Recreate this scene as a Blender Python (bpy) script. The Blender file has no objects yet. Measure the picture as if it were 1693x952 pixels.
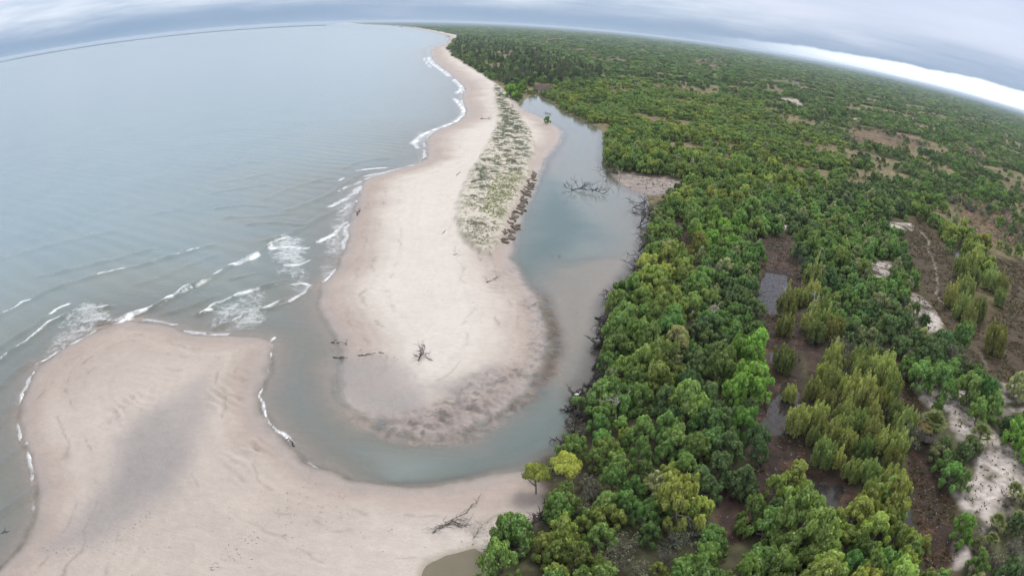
import bpy, math, random
import numpy as np
from mathutils import Matrix, Vector

# ------------------------------------------------------------------ camera
scene = bpy.context.scene
C = scene.collection
CAM_H = 50.0
cam = bpy.data.cameras.new('camera')
cam.type = 'PANO'                       # wide drone lens: the photo's horizon is bent by it
cam.panorama_type = 'FISHEYE_EQUISOLID'
cam.sensor_fit = 'HORIZONTAL'
cam.sensor_width = 36.0
cam.sensor_height = 36.0 * 575 / 1024
cam.fisheye_lens = 1100.0 * 36.0 / 1693.0
cam.fisheye_fov = math.radians(180)
cam.clip_start = 0.1
cam.clip_end = 200000.0
cam_ob = bpy.data.objects.new('camera', cam)
C.objects.link(cam_ob)
right = Vector((0.99835385, 0.02226284, 0.05285787))
up = Vector((-0.05735493, 0.38752011, 0.92007531))
fwd = Vector((0.0, 0.92159239, -0.38815907))
M = Matrix((right, up, -fwd)).transposed().to_4x4()
M.translation = (0, 0, CAM_H)
cam_ob.matrix_world = M
scene.camera = cam_ob

# ------------------------------------------------------------------ exposure
vs = scene.view_settings
vs.view_transform = 'Standard'
vs.look = 'None'
vs.gamma = 1.0
vs.exposure = 0.78
vs.use_curve_mapping = False
scene.render.engine = 'CYCLES'
scene.cycles.max_bounces = 6
scene.cycles.diffuse_bounces = 2
scene.cycles.glossy_bounces = 3
scene.cycles.transparent_max_bounces = 12
scene.cycles.volume_bounces = 0
scene.cycles.adaptive_threshold = .02
scene.cycles.use_denoising = True
scene.cycles.sample_clamp_indirect = 6.0

# ------------------------------------------------------------------ node helper
class NT:
    def __init__(s, tree):
        s.t = tree; s.n = tree.nodes; s.l = tree.links; s.n.clear()
    def add(s, typ, ins=None, **kw):
        n = s.n.new(typ)
        for k, v in kw.items(): setattr(n, k, v)
        if ins:
            for k, v in ins.items(): s.put(n.inputs[k], v)
        return n
    def put(s, sock, v):
        if isinstance(v, bpy.types.NodeSocket): s.l.new(v, sock)
        elif isinstance(v, bpy.types.Node): s.l.new(v.outputs[0], sock)
        else:
            if sock.type == 'RGBA' and hasattr(v, '__len__') and len(v) == 3: v = (*v, 1)
            sock.default_value = v
    def m(s, op, a, b=0.0, c=None, clamp=False):
        n = s.n.new('ShaderNodeMath'); n.operation = op; n.use_clamp = clamp
        s.put(n.inputs[0], a); s.put(n.inputs[1], b)
        if c is not None: s.put(n.inputs[2], c)
        return n.outputs[0]
    def ss(s, x, a, b):
        n = s.n.new('ShaderNodeMapRange'); n.interpolation_type = 'SMOOTHSTEP'
        s.put(n.inputs['Value'], x); s.put(n.inputs['From Min'], a); s.put(n.inputs['From Max'], b)
        return n.outputs[0]
    def lin(s, x, a, b, c, d):
        n = s.n.new('ShaderNodeMapRange'); n.clamp = True
        for k, v in zip(('Value', 'From Min', 'From Max', 'To Min', 'To Max'), (x, a, b, c, d)): s.put(n.inputs[k], v)
        return n.outputs[0]
    def mix(s, f, a, b, mode='MIX'):
        n = s.n.new('ShaderNodeMix'); n.data_type = 'RGBA'; n.blend_type = mode
        s.put(n.inputs[0], f); s.put(n.inputs[6], a); s.put(n.inputs[7], b)
        return n.outputs[2]
    def noise(s, vec, scale, detail=3.0, rough=0.55, dist=0.0):
        n = s.n.new('ShaderNodeTexNoise')
        if vec is not None: s.put(n.inputs['Vector'], vec)
        s.put(n.inputs['Scale'], scale); s.put(n.inputs['Detail'], detail); s.put(n.inputs['Roughness'], rough)
        s.put(n.inputs['Distortion'], dist)
        return n.outputs['Fac']
    def attr(s, name):
        n = s.n.new('ShaderNodeAttribute'); n.attribute_name = name
        return n
    def pos(s):
        return s.n.new('ShaderNodeNewGeometry').outputs['Position']
    def mapped(s, vec, scale=(1, 1, 1), rot=0.0):
        n = s.n.new('ShaderNodeMapping'); s.put(n.inputs['Vector'], vec)
        n.inputs['Scale'].default_value = scale; n.inputs['Rotation'].default_value = (0, 0, rot)
        return n.outputs[0]
def mat(name):
    m = bpy.data.materials.new(name); m.use_nodes = True
    t = NT(m.node_tree); t.out = t.add('ShaderNodeOutputMaterial')
    return m, t

# ------------------------------------------------------------------ sky
SUN_EL, SUN_AZ = math.radians(52), math.radians(35)     # sun veiled by the cloud deck, ahead on the right
w = bpy.data.worlds.new('World'); scene.world = w; w.use_nodes = True
t = NT(w.node_tree)
gen = t.add('ShaderNodeTexCoord').outputs['Generated']
sep = t.add('ShaderNodeSeparateXYZ', {0: gen})
X, Y, Z = sep.outputs
az = t.m('ARCTAN2', X, Y)
el = t.m('MULTIPLY', t.m('ARCSINE', Z), 57.29578)        # degrees above the horizon
streak = t.add('ShaderNodeCombineXYZ', {0: X, 1: Y, 2: t.m('MULTIPLY', Z, 9.0)}).outputs[0]
n1 = t.noise(streak, 1.9, 5, .5, .6)
n2 = t.noise(streak, 7.0, 4, .6, .2)
cl = t.m('ADD', t.m('MULTIPLY', n1, .75), t.m('MULTIPLY', n2, .25))
low = t.mix(t.ss(cl, .30, .72), (.20, .295, .44), (.265, .35, .49))
mid = t.mix(t.ss(cl, .34, .66), (.38, .465, .60), (.70, .745, .83))
# the deck is greyer-lilac to the right, whiter to the left
mid = t.mix(t.ss(az, .05, .5), mid, t.mix(t.ss(cl, .3, .7), (.44, .49, .625), (.52, .565, .69)))
high = t.mix(t.ss(n1, .3, .7), (.80, .84, .93), (1.08, 1.09, 1.12))
elw = t.m('ADD', el, t.m('MULTIPLY', t.m('SUBTRACT', cl, .5), 6.0))
deck = t.mix(t.ss(elw, .6, 4.8), low, mid)
deck = t.mix(t.ss(el, 8.0, 40.0), deck, high)
# clear bright gap under the edge of the deck, to the right of the view
lump = t.noise(t.add('ShaderNodeCombineXYZ', {0: X, 1: Y, 2: 0.0}).outputs[0], 9.0, 4, .6)
edge = t.m('ADD', t.lin(az, .22, .85, .55, 1.75), t.m('MULTIPLY', t.m('SUBTRACT', lump, .5), .9))
gap = t.m('SUBTRACT', 1.0, t.ss(el, t.m('SUBTRACT', edge, .12), t.m('ADD', edge, .16)))
gap = t.m('MULTIPLY', gap, t.ss(az, .22, .42))
gap = t.m('MULTIPLY', gap, t.m('SUBTRACT', 1.0, t.ss(az, 1.9, 2.6)))
gapcol = t.mix(t.ss(az, .30, .58), (.52, .60, .72), t.mix(t.ss(n2, .35, .6), (.95, .96, .98), (.80, .88, .92)))
sky = t.add('ShaderNodeTexSky', sky_type='NISHITA', sun_disc=False, sun_elevation=SUN_EL, sun_rotation=SUN_AZ, altitude=50.0)
bg_sky = t.add('ShaderNodeBackground', {'Color': sky, 'Strength': .10})
bg_cloud = t.add('ShaderNodeBackground', {'Color': t.mix(gap, deck, gapcol), 'Strength': .80})
mx = t.add('ShaderNodeMixShader', {0: .94, 1: bg_sky, 2: bg_cloud})
t.l.new(mx.outputs[0], t.add('ShaderNodeOutputWorld').inputs['Surface'])

sun = bpy.data.lights.new('sun', 'SUN'); sun.energy = 1.5; sun.angle = math.radians(22); sun.color = (1, .96, .9)
sun_ob = bpy.data.objects.new('sun', sun); C.objects.link(sun_ob)
sd = Vector((math.sin(SUN_AZ) * math.cos(SUN_EL), math.cos(SUN_AZ) * math.cos(SUN_EL), math.sin(SUN_EL)))
sun_ob.rotation_euler = sd.to_track_quat('Z', 'Y').to_euler()
sun_ob.location = (0, 0, 200)

# ------------------------------------------------------------------ the place, surveyed in metres (x right, y away)
COAST=[[-6500,24000],[-4000,13500],[-3311.8,11593.1],[-1884.7,7930.4],[-1042.8,5659.9],[-589.3,3766.6],[-356.5,2709.1],[-242.7,2143.0],[-183.2,1572.3],[-166.6,1329.3],[-172.7,1226.7],[-133.5,945.2],[-110.6,811.0],[-86.0,703.5],[-64.0,597.7],[-48.8,524.8],[-42.1,483.4],[-41.2,450.2],[-36.6,406.0],[-30.9,367.6],[-29.5,341.4],[-32.4,315.6],[-38.0,296.1],[-39.2,270.8],[-35.8,251.4],[-33.0,232.4],[-37.5,218.5],[-42.7,210.3],[-47.0,202.0],[-47.8,193.2],[-44.1,173.0],[-41.3,154.2],[-38.3,140.2],[-36.9,130.8],[-36.3,120.9],[-36.8,113.9],[-35.3,107.5],[-32.2,100.2],[-28.7,93.8],[-26.1,89.3],[-25.5,83.3],[-24.2,78.2],[-22.7,75.7],[-20.4,73.3],[-17.0,70.4],[-13.7,68.7],[-10.4,67.7],[-7.9,68.0],[-5.7,69.0],[-4.5,71.0],[-1.7,73.0],[0.8,76.4],[3.1,81.2],[5.0,87.2],[6.1,94.7],[5.9,103.7],[5.0,113.4],[3.3,118.9],[1.1,127.6],[-0.7,135.6],[0.1,148.9],[1.1,164.9],[2.8,180.5],[5.4,200.1],[7.8,226.8],[10.3,247.8],[17.1,284.3],[19.5,311.4],[16.6,331.0],[9.2,360.7],[1.6,377.5],[-2.4,398.1],[-1.3,427.3],[4.3,459.4],[9.0,474.2],[11.4,459.5],[19.1,431.4],[22.6,390.5],[33.5,353.9],[40.7,330.5],[36.9,291.0],[31.1,241.5],[32.1,225.8],[34.2,212.3],[36.9,201.2],[39.9,200.6],[40.6,194.3],[37.1,177.7],[34.0,160.0],[30.1,142.6],[27.5,133.3],[22.5,124.6],[20.6,117.5],[17.8,112.6],[17.3,106.0],[16.2,99.8],[15.3,94.3],[13.7,86.7],[11.9,82.7],[10.1,79.3],[9.6,75.1],[8.9,71.3],[8.1,68.1],[6.1,65.7],[4.0,63.4],[2.8,62.4],[1.7,62.2],[-1.2,61.4],[-5.4,59.5],[-9.7,58.2],[-13.7,57.9],[-17.6,58.2],[-20.9,59.2],[-23.8,60.5],[-26.6,63.2],[-30.1,66.4],[-33.0,70.5],[-35.0,74.9],[-36.6,82.6],[-38.1,89.4],[-41.0,91.3],[-46.5,90.8],[-52.1,90.0],[-61.9,93.0],[-69.2,92.9],[-72.3,90.0],[-75.3,83.6],[-76.5,76.9],[-77.6,73.2],[-73.2,63.6],[-68.7,57.8],[-61.7,51.7],[-56.5,46.2],[-53.5,41.3],[-52.4,36.6],[-53.6,32.4],[-62,22],[-80,-40]]
LAND_CLOSE=[[-80,-400],[60000,-400],[60000,60000],[-6500,60000]]
SPIT=[[-6500,24000],[-4000,13500],[-3311.8,11593.1],[-1884.7,7930.4],[-1042.8,5659.9],[-589.3,3766.6],[-356.5,2709.1],[-242.7,2143.0],[-183.2,1572.3],[-166.6,1329.3],[-172.7,1226.7],[-133.5,945.2],[-110.6,811.0],[-86.0,703.5],[-64.0,597.7],[-48.8,524.8],[-42.1,483.4],[-41.2,450.2],[-36.6,406.0],[-30.9,367.6],[-29.5,341.4],[-32.4,315.6],[-38.0,296.1],[-39.2,270.8],[-35.8,251.4],[-33.0,232.4],[-37.5,218.5],[-42.7,210.3],[-47.0,202.0],[-47.8,193.2],[-44.1,173.0],[-41.3,154.2],[-38.3,140.2],[-36.9,130.8],[-36.3,120.9],[-36.8,113.9],[-35.3,107.5],[-32.2,100.2],[-28.7,93.8],[-26.1,89.3],[-25.5,83.3],[-24.2,78.2],[-22.7,75.7],[-20.4,73.3],[-17.0,70.4],[-13.7,68.7],[-10.4,67.7],[-7.9,68.0],[-5.7,69.0],[-4.5,71.0],[-1.7,73.0],[0.8,76.4],[3.1,81.2],[5.0,87.2],[6.1,94.7],[5.9,103.7],[5.0,113.4],[3.3,118.9],[1.1,127.6],[-0.7,135.6],[0.1,148.9],[1.1,164.9],[2.8,180.5],[5.4,200.1],[7.8,226.8],[10.3,247.8],[17.1,284.3],[19.5,311.4],[16.6,331.0],[9.2,360.7],[1.6,377.5],[-18.6,508.3],[-25.6,546.8],[-42.9,637.5],[-68.6,764.8],[-98.0,912.3],[-137.0,1162.5],[-170.3,1584.8],[-235.0,2314.3],[-428.2,3251.1],[-772.8,4741.8],[-1204.7,6315.0],[-2447.9,9902.9]]
SBANK=[[2.8,62.4],[1.7,62.2],[-1.2,61.4],[-5.4,59.5],[-9.7,58.2],[-13.7,57.9],[-17.6,58.2],[-20.9,59.2],[-23.8,60.5],[-26.6,63.2],[-30.1,66.4],[-33.0,70.5],[-35.0,74.9],[-36.6,82.6],[-38.1,89.4],[-41.0,91.3],[-46.5,90.8],[-52.1,90.0],[-61.9,93.0],[-69.2,92.9],[-72.3,90.0],[-75.3,83.6],[-76.5,76.9],[-77.6,73.2],[-73.2,63.6],[-68.7,57.8],[-61.7,51.7],[-56.5,46.2],[-53.5,41.3],[-52.4,36.6],[-53.6,32.4],[-62,22],[-80,-40],[-5,-40],[-1.4,45.1],[-1.3,47.5],[0.5,50.5],[2.2,51.9],[3.9,53.8],[4.8,56.6],[4.6,60.4]]
DUNE=[[-24.8,530.4],[-16.0,391.9],[-11.2,314.2],[-12.3,290.5],[-12.9,263.1],[-14.6,233.4],[-15.8,211.3],[-16.4,179.5],[-15.8,163.2],[-13.2,147.0],[-10.1,138.1],[-7.0,135.0],[-4.4,135.4],[-2.7,146.6],[-2.2,156.7],[0.3,181.0],[3.1,206.3],[4.3,215.4],[2.9,229.5],[6.2,255.8],[5.5,290.0],[2.9,321.4],[-2.4,364.4],[-6.6,402.2],[-11.6,473.6]]
GREENP=[[-6.8,207.6],[2.1,213.4],[2.1,199.0],[-1.0,185.0],[-1.4,165.0],[-5.8,159.7],[-9.2,164.5],[-8.6,181.9]]
SCARP=[[-1.8,144.2],[-0.4,159.5],[1.7,180.7],[4.9,206.3],[5.8,219.7]]
MUD=[[[32.3,226.8],[39.4,228.3],[48.9,226.0],[58.6,221.4],[56.1,212.9],[45.6,200.1],[39.8,199.8],[36.2,201.8],[33.9,212.2]],[[42.5,173.3],[45.7,176.4],[45.9,169.7],[44.1,158.9],[42.6,145.8],[39.8,136.5],[37.3,138.4],[40.2,154.2]],[[65.3,162.9],[74.0,162.9],[72.1,154.2],[67.9,140.0],[66.0,130.3],[58.0,113.5],[54.6,106.3],[53.6,100.0],[48.4,90.4],[42.3,74.4],[39.8,64.2],[40.2,61.6],[45.2,61.2],[43.6,56.3],[40.7,50.8],[36.0,51.3],[33.9,54.8],[32.2,57.2],[29.9,55.0],[28.7,49.9],[24.9,48.7],[24.4,54.2],[25.9,59.2],[30.7,60.8],[34.1,65.8],[35.9,72.1],[35.2,76.0],[38.9,81.0],[42.9,88.6],[43.4,94.8],[48.5,109.7],[50.9,121.7],[56.6,136.4],[59.2,151.4]],[[69.4,96.0],[72.5,93.7],[67.7,82.9],[67.7,77.0],[62.7,68.6],[59.1,63.5],[59.9,59.2],[59.0,52.6],[52.6,41.0],[47.7,42.0],[50.2,46.6],[52.5,55.4],[56.7,64.4],[62.9,75.4],[66.1,84.9]],[[123.8,178.5],[145.5,202.7],[139.5,179.1],[127.4,154.0],[118.1,134.5],[104.6,106.6],[103.3,100.9],[119.0,106.0],[99.9,84.0],[91.6,84.3],[90.7,91.5],[92.5,105.9],[97.3,120.1],[109.3,149.0]],[[153.1,164.6],[168.4,160.6],[113.5,99.7],[102.1,99.5],[109.8,111.9],[126.4,123.8],[141.7,137.9]],[[52.0,102.3],[58.2,101.5],[53.7,91.0],[48.2,84.8],[50.8,93.0]],[[6.9,533.5],[19.2,541.9],[35.0,518.0],[17.8,492.4],[7.4,486.0]]]
POOL=[[[57.6,134.3],[62.3,133.7],[59.8,126.2],[53.6,113.0],[50.3,112.1],[51.2,120.2]],[[44.2,84.8],[44.7,82.0],[42.1,76.0],[39.7,71.6],[37.2,70.5],[36.5,72.3],[39.9,78.5]],[[39.0,58.5],[42.7,58.6],[40.9,55.3],[37.9,53.1],[36.0,53.3],[36.1,55.2]],[[143.8,173.7],[152.6,180.8],[137.3,161.1],[133.8,159.3]],[[53.1,59.1],[51.8,54.1],[50.7,50.6],[49.5,51.0],[50.3,55.5]],[[45.0,94.5],[47.0,95.0],[45.5,91.5],[44.1,91.5]]]
POND=[[-7.5,43.3],[-7.0,45.9],[-5.3,47.9],[-2.3,49.3],[-1.0,48.4],[-0.4,44.1]]
SAND=[[[69.4,84.3],[72.9,81.7],[75.0,80.2],[81.5,81.4],[76.3,72.8],[78.6,66.8],[80.7,60.8],[74.7,53.1],[63.3,47.1],[59.8,45.4],[59.9,54.2],[60.9,56.5],[65.6,57.0],[70.1,63.7],[68.2,66.5],[69.5,70.6],[72.0,74.9],[68.8,75.1],[68.0,78.5]],[[94.2,127.4],[96.0,124.1],[95.3,115.6],[92.9,108.3],[85.9,103.9],[85.4,108.7]],[[94.1,148.3],[101.4,148.8],[92.4,134.7],[86.4,131.5]],[[271.2,678.9],[309.5,715.4],[279.5,621.6],[255.6,581.9],[262.9,631.3]],[[123.1,190.2],[137.3,193.2],[131.2,183.6],[121.1,183.2]],[[54.8,45.8],[57.1,44.5],[54.3,40.6],[52.4,41.1]],[[91.2,84.4],[97.0,80.7],[91.1,73.5],[82.8,72.3]],[[293.9,558.8],[334.1,594.9],[305.4,542.4],[275.8,517.3]],[[76.5,174.3],[80.1,174.1],[77.2,169.0],[74.6,168.3]],[[32.0,114.7],[35.5,113.8],[34.2,109.5],[31.2,110.0]]]
RED=[[[287.0,514.6],[340.5,514.7],[309.4,442.2],[247.5,386.3],[213.5,396.8]],[[205.1,256.0],[225.9,249.5],[231.0,228.2],[180.3,173.6],[166.2,178.1],[172.5,207.1]],[[427.9,547.8],[419.4,477.7],[407.8,427.7],[354.6,435.8]],[[441.7,1781.2],[579.0,1952.5],[462.1,1456.2],[308.6,1191.9]],[[43.9,2482.7],[168.6,3165.8],[127.3,2187.9],[41.4,1835.5]],[[116.3,1610.2],[190.2,1618.3],[153.5,1411.6],[99.2,1366.1]],[[39.1,202.6],[58.0,223.9],[57.9,218.5],[47.6,205.3]]]
PATH=[[135.6,184.8],[133.6,178.2],[132.4,174.3],[124.6,163.6],[122.1,156.9],[116.8,147.2],[110.7,137.5],[106.7,131.4],[103.7,127.9],[102.2,123.7],[102.4,122.4]]
PATH2=[[[101.3,117.8],[99.4,113.1],[97.8,109.5]],[[95.7,96.6],[94.4,93.5],[92.3,89.0]]]
CASU=[[-216.2,2129.2],[-147.8,1376.9],[-98.1,882.4],[-62.8,714.5],[-34.5,575.2],[-16.6,512.2],[18.5,524.9],[64.4,600.7],[88.3,737.0],[70.7,964.4],[13.0,1367.4],[-139.7,2222.8]]
OLIVE=[[[9.9,431.5],[31.8,337.2],[38.9,316.6],[28.4,214.3],[35.7,208.0],[53.5,205.9],[35.3,169.5],[28.4,134.8],[19.5,113.3],[15.1,93.1],[11.9,78.1],[7.7,62.6],[21.6,51.0],[25.1,79.0],[26.2,94.3],[33.6,118.4],[41.1,133.4],[72.8,193.7],[142.5,247.7],[193.3,358.5],[202.6,556.7],[113.0,678.7],[25.9,530.7]],[[162.0,236.9],[182.5,236.3],[172.9,166.9],[111.9,99.6],[103.9,125.5],[124.7,166.1]]]
NOFILL=[[[1.4,66.1],[9.1,68.2],[11.2,60.7],[10.1,55.3],[11.9,52.3],[14.7,45.7],[15.2,42.5],[-3.3,41.8],[-1.4,49.7],[3.0,53.9]]]
STAND_O=[[56.4,124.3],[66.0,125.8],[61.5,104.1],[58.5,91.9],[69.6,90.0],[61.7,70.6],[51.8,52.9],[44.0,53.8],[38.6,60.4],[37.0,68.5],[43.6,89.1]]
STAND_Y=[[31.5,59.5],[39.0,61.6],[43.6,55.0],[52.6,51.5],[46.1,36.6],[29.9,39.5],[31.9,50.5]]
BRIGHT=[[[44.6,159.8],[57.1,168.6],[60.6,162.4],[54.6,146.4],[42.2,143.7]],[[35.3,92.9],[43.4,95.8],[40.7,81.4],[35.9,74.5],[30.5,75.2]]]
TEAL=[[[-0.5,134.1],[1.6,120.8],[3.9,119.6],[6.6,131.6],[15.0,140.6],[22.1,155.0],[18.1,181.5],[14.3,209.7],[8.6,216.7],[2.6,172.0]],[[-13.1,58.4],[-4.8,60.1],[1.5,63.0],[5.2,65.1],[8.4,69.2],[9.0,74.9],[5.5,80.8],[3.7,74.4],[-2.4,67.0],[-9.8,65.4],[-13.9,63.0]]]
SHOAL=[[[2.8,117.9],[6.6,131.6],[14.8,138.6],[25.9,139.4],[25.5,129.4],[17.8,115.7],[14.8,102.4],[9.4,90.1],[7.3,98.1]],[[-28.9,83.1],[-25.7,85.5],[-21.5,71.1],[-14.8,68.0],[-8.3,65.6],[-3.1,66.9],[1.3,72.8],[5.4,79.2],[7.5,88.0],[9.9,98.4],[9.8,119.0],[14.7,136.6],[19.8,133.8],[6.8,139.1],[2.7,131.0],[3.9,118.1],[6.5,104.9],[4.6,82.4],[-4.3,72.2],[-10.2,68.7]]]
LUMPY=[[-19.6,71.5],[-14.8,72.2],[-9.3,74.4],[-6.7,81.1],[-0.8,87.1],[2.7,89.4],[4.3,97.7],[3.9,104.6],[1.7,112.1],[4.5,115.2],[7.2,102.6],[8.2,93.9],[6.9,86.1],[4.6,79.1],[1.3,74.2],[-4.7,68.3],[-9.9,66.7],[-14.8,67.7]]
RIPPLE=[[[-42.6,71.7],[-42.6,76.9],[-41.8,81.1],[-39.3,81.2],[-36.8,76.3],[-36.4,71.4],[-37.3,67.8],[-40.0,67.5]],[[-34.6,62.3],[-31.1,64.4],[-28.8,61.6],[-28.8,57.8],[-30.2,55.1],[-32.1,55.9]],[[-56.2,63.6],[-55.4,67.9],[-53.1,72.8],[-50.6,71.6],[-50.3,66.7],[-51.2,61.8],[-53.7,60.4]],[[-5.9,126.1],[0.2,130.5],[4.5,118.2],[5.5,107.3],[2.8,106.9],[-4.0,114.0]]]
WETGREY=[[[-47.9,51.7],[-50.2,59.1],[-49.5,65.3],[-47.1,70.7],[-45.5,76.3],[-41.5,68.7],[-39.6,61.8],[-37.8,55.7],[-37.9,50.9],[-40.1,45.8],[-44.1,40.2],[-49.2,37.9],[-48.0,42.1]],[[-27.1,87.2],[-20.3,87.3],[-14.9,83.4],[-11.5,78.0],[-11.6,72.7],[-15.6,72.1],[-20.6,75.9],[-24.3,78.5]],[[-11.7,79.6],[-6.7,81.1],[-1.7,87.0],[-2.3,81.6],[-6.2,76.4]]]
WAVES=[[[[-105.6,109.8],[-95.2,118.9],[-85.9,129.2]],0.16,1.4],[[[-102.2,89.2],[-99.0,100.4],[-93.9,109.9],[-82.5,118.9],[-70.3,134.2]],0.2,1.3],[[[-87.6,73.4],[-86.6,82.1],[-86.1,92.5],[-77.1,97.7]],0.28,1.2],[[[-91.3,77.4],[-89.9,84.0],[-89.4,90.8]],0.18,1.1],[[[-78.0,90.0],[-71.0,93.1],[-67.8,97.6],[-65.4,103.1],[-62.2,113.6],[-59.1,125.2],[-57.3,129.2],[-55.4,135.9]],0.38,1.0],[[[-63.3,96.8],[-59.0,101.5],[-55.9,106.3]],0.16,0.9],[[[-56.0,98.0],[-52.0,108.0],[-48.6,110.9],[-45.1,115.4]],0.25,0.9],[[[-50.0,93.4],[-46.0,101.0],[-40.7,106.6],[-38.9,113.2]],0.22,0.8],[[[-56.5,115.1],[-53.0,118.6]],0.14,0.8],[[[-80.8,65.8],[-81.1,69.8],[-80.1,74.3]],0.18,0.9],[[[-73.2,57.1],[-73.8,60.4],[-75.1,64.5]],0.14,0.8],[[[-59.7,40.6],[-58.2,43.2],[-57.1,46.4]],0.18,0.8],[[[-66.0,48.5],[-65.8,51.5],[-65.2,54.0]],0.12,0.8],[[[-59.2,137.6],[-52.5,145.1],[-50.1,157.8],[-47.6,166.5]],0.16,1.0],[[[-61.8,162.0],[-55.3,174.8],[-52.9,192.6],[-51.1,209.2]],0.16,1.2],[[[-71.7,173.3],[-69.0,187.3],[-60.9,199.6]],0.12,1.2],[[[-58.9,214.7],[-55.7,227.9],[-47.7,232.1]],0.14,1.3],[[[-129.3,117.7],[-117.8,132.1],[-103.6,142.8]],0.1,2.0],[[[-128.9,133.7],[-121.9,152.6],[-113.4,168.1]],0.08,2.2],[[[-82.8,163.2],[-77.1,167.8],[-68.8,166.1]],0.14,1.1],[[[-92.4,178.8],[-85.6,184.8],[-78.4,190.4]],0.12,1.2],[[[-96.3,193.6],[-89.5,196.2],[-82.6,206.6]],0.11,1.4],[[[-76.2,155.2],[-67.0,157.1],[-59.7,161.1]],0.13,1.0],[[[-67.5,149.7],[-61.7,152.3],[-53.0,151.3]],0.15,0.9],[[[-107.0,210.7],[-101.1,222.3],[-91.2,222.4]],0.1,1.5],[[[-101.6,156.3],[-94.6,162.5],[-93.3,172.0]],0.08,1.6],[[[-76.6,109.3],[-70.8,118.6],[-66.3,128.5]],0.1,1.2]]
FOAM=[[[[-43.2,264.4],[-43.3,274.4],[-41.9,285.4],[-38.7,301.2],[-33.4,319.3]],1.4,1.0],[[[-39.9,253.2],[-43.0,263.1]],1.2,0.8],[[[-53.8,211.6],[-50.0,214.8],[-45.2,217.3]],0.7,1.0],[[[-49.1,204.3],[-43.3,211.1],[-34.8,222.8],[-33.8,234.4],[-37.0,250.0]],0.6,0.8],[[[-56.1,197.7],[-55.4,201.0]],0.6,1.0],[[[-52.6,184.5],[-50.8,192.0],[-48.8,196.9]],0.7,0.8],[[[-50.4,168.5],[-49.2,172.3],[-47.4,179.0],[-47.5,190.9]],1.1,0.75],[[[-47.0,162.6],[-45.0,172.8]],0.5,0.6],[[[-44.7,139.4],[-44.1,142.9],[-43.1,144.9]],0.9,1.0],[[[-43.6,143.9],[-42.1,154.6]],0.7,0.7],[[[-36.8,113.9],[-36.6,117.6],[-36.2,121.6],[-35.9,127.9],[-37.3,132.2],[-37.4,138.2],[-38.7,144.6]],0.3,0.9],[[[-34.8,106.7],[-34.3,109.6],[-33.2,107.0]],0.25,0.7],[[[-55.1,133.5],[-52.1,135.1],[-46.4,135.0]],0.5,1.0],[[[-55.8,138.8],[-53.2,141.8]],0.6,0.8],[[[-60.3,122.8],[-58.8,122.7],[-57.3,126.2],[-56.6,128.9]],0.75,1.2],[[[-66.7,102.0],[-65.8,102.7],[-65.3,103.9]],0.5,1.2],[[[-55.4,98.9],[-54.5,99.9]],0.35,1.0],[[[-52.2,106.8],[-50.7,108.2],[-48.5,110.6]],0.4,1.0],[[[-40.8,106.1],[-39.3,109.7],[-38.9,113.0]],0.35,1.0],[[[-47.9,123.4],[-44.4,125.3],[-43.5,127.6]],0.45,0.9],[[[-42.7,114.2],[-40.4,115.2],[-39.1,113.8]],0.45,0.9],[[[-86.7,85.9],[-86.7,88.5],[-85.9,92.2]],0.6,1.2],[[[-89.9,93.2],[-89.5,95.6],[-88.0,97.3]],0.45,1.0],[[[-78.3,74.3],[-76.8,77.3],[-75.3,83.6],[-72.3,90.0],[-70.2,93.0],[-68.6,95.6],[-67.6,97.7]],0.5,1.1],[[[-71.0,93.1],[-67.5,94.2],[-62.9,94.0],[-58.6,93.3]],0.35,0.8],[[[-50.5,89.1],[-55.9,90.2]],0.3,0.5],[[[-38.8,91.4],[-37.5,87.4],[-36.6,83.2],[-35.3,77.1],[-34.6,74.2],[-32.5,69.9],[-30.5,67.3],[-29.1,66.2],[-27.7,65.5],[-26.6,64.6]],0.22,1.0],[[[-29.6,66.5],[-27.4,65.6]],0.35,1.0],[[[-78.1,74.2],[-75.8,68.2],[-73.5,63.1],[-70.3,59.6],[-64.7,54.1],[-61.8,51.8]],0.35,0.85],[[[-23.7,60.6],[-20.6,59.1],[-17.6,58.2],[-13.7,57.9]],0.12,0.8],[[[-231.6,2062.9],[-181.9,1573.5],[-164.7,1295.7],[-172.8,1197.2]],3.0,1.0],[[[-162.3,1097.3],[-129.8,896.4],[-109.9,780.1],[-86.7,684.3],[-67.2,596.4]],2.2,1.0],[[[-59.9,560.3],[-49.7,519.2],[-44.3,482.5],[-45.5,452.6]],1.6,1.0],[[[-43.7,423.5],[-37.5,396.4],[-31.9,367.3],[-31.1,345.5],[-32.6,323.5]],1.5,1.0],[[[-166.4,1072.1],[-129.4,851.4],[-98.2,698.8]],1.6,0.7]]
LACE=[[[-58.5,139.8],[-55.9,145.6],[-48.7,140.6],[-43.6,129.5],[-41.6,120.8],[-38.2,113.4],[-38.3,106.7],[-44.0,112.5],[-51.9,126.5]],[[-77.2,74.6],[-81.5,80.8],[-84.7,90.3],[-85.3,100.1],[-79.1,98.8],[-70.9,93.4],[-74.2,86.7],[-76.2,79.2]],[[-52.9,91.7],[-54.2,99.7],[-51.3,107.8],[-47.4,111.1],[-41.7,97.9],[-44.8,92.2]],[[-77.8,73.8],[-72.0,62.6],[-64.2,53.5],[-74.1,63.0]],[[-36.6,112.1],[-44.1,139.4],[-48.1,163.5],[-49.0,192.3],[-44.5,176.1],[-41.7,154.2],[-38.6,140.2],[-35.8,121.7]],[[-39.9,91.2],[-38.2,91.5],[-35.8,81.8],[-35.3,76.6]],[[-46.8,296.0],[-42.8,261.8],[-38.5,259.9],[-39.3,286.0]]]
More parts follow.
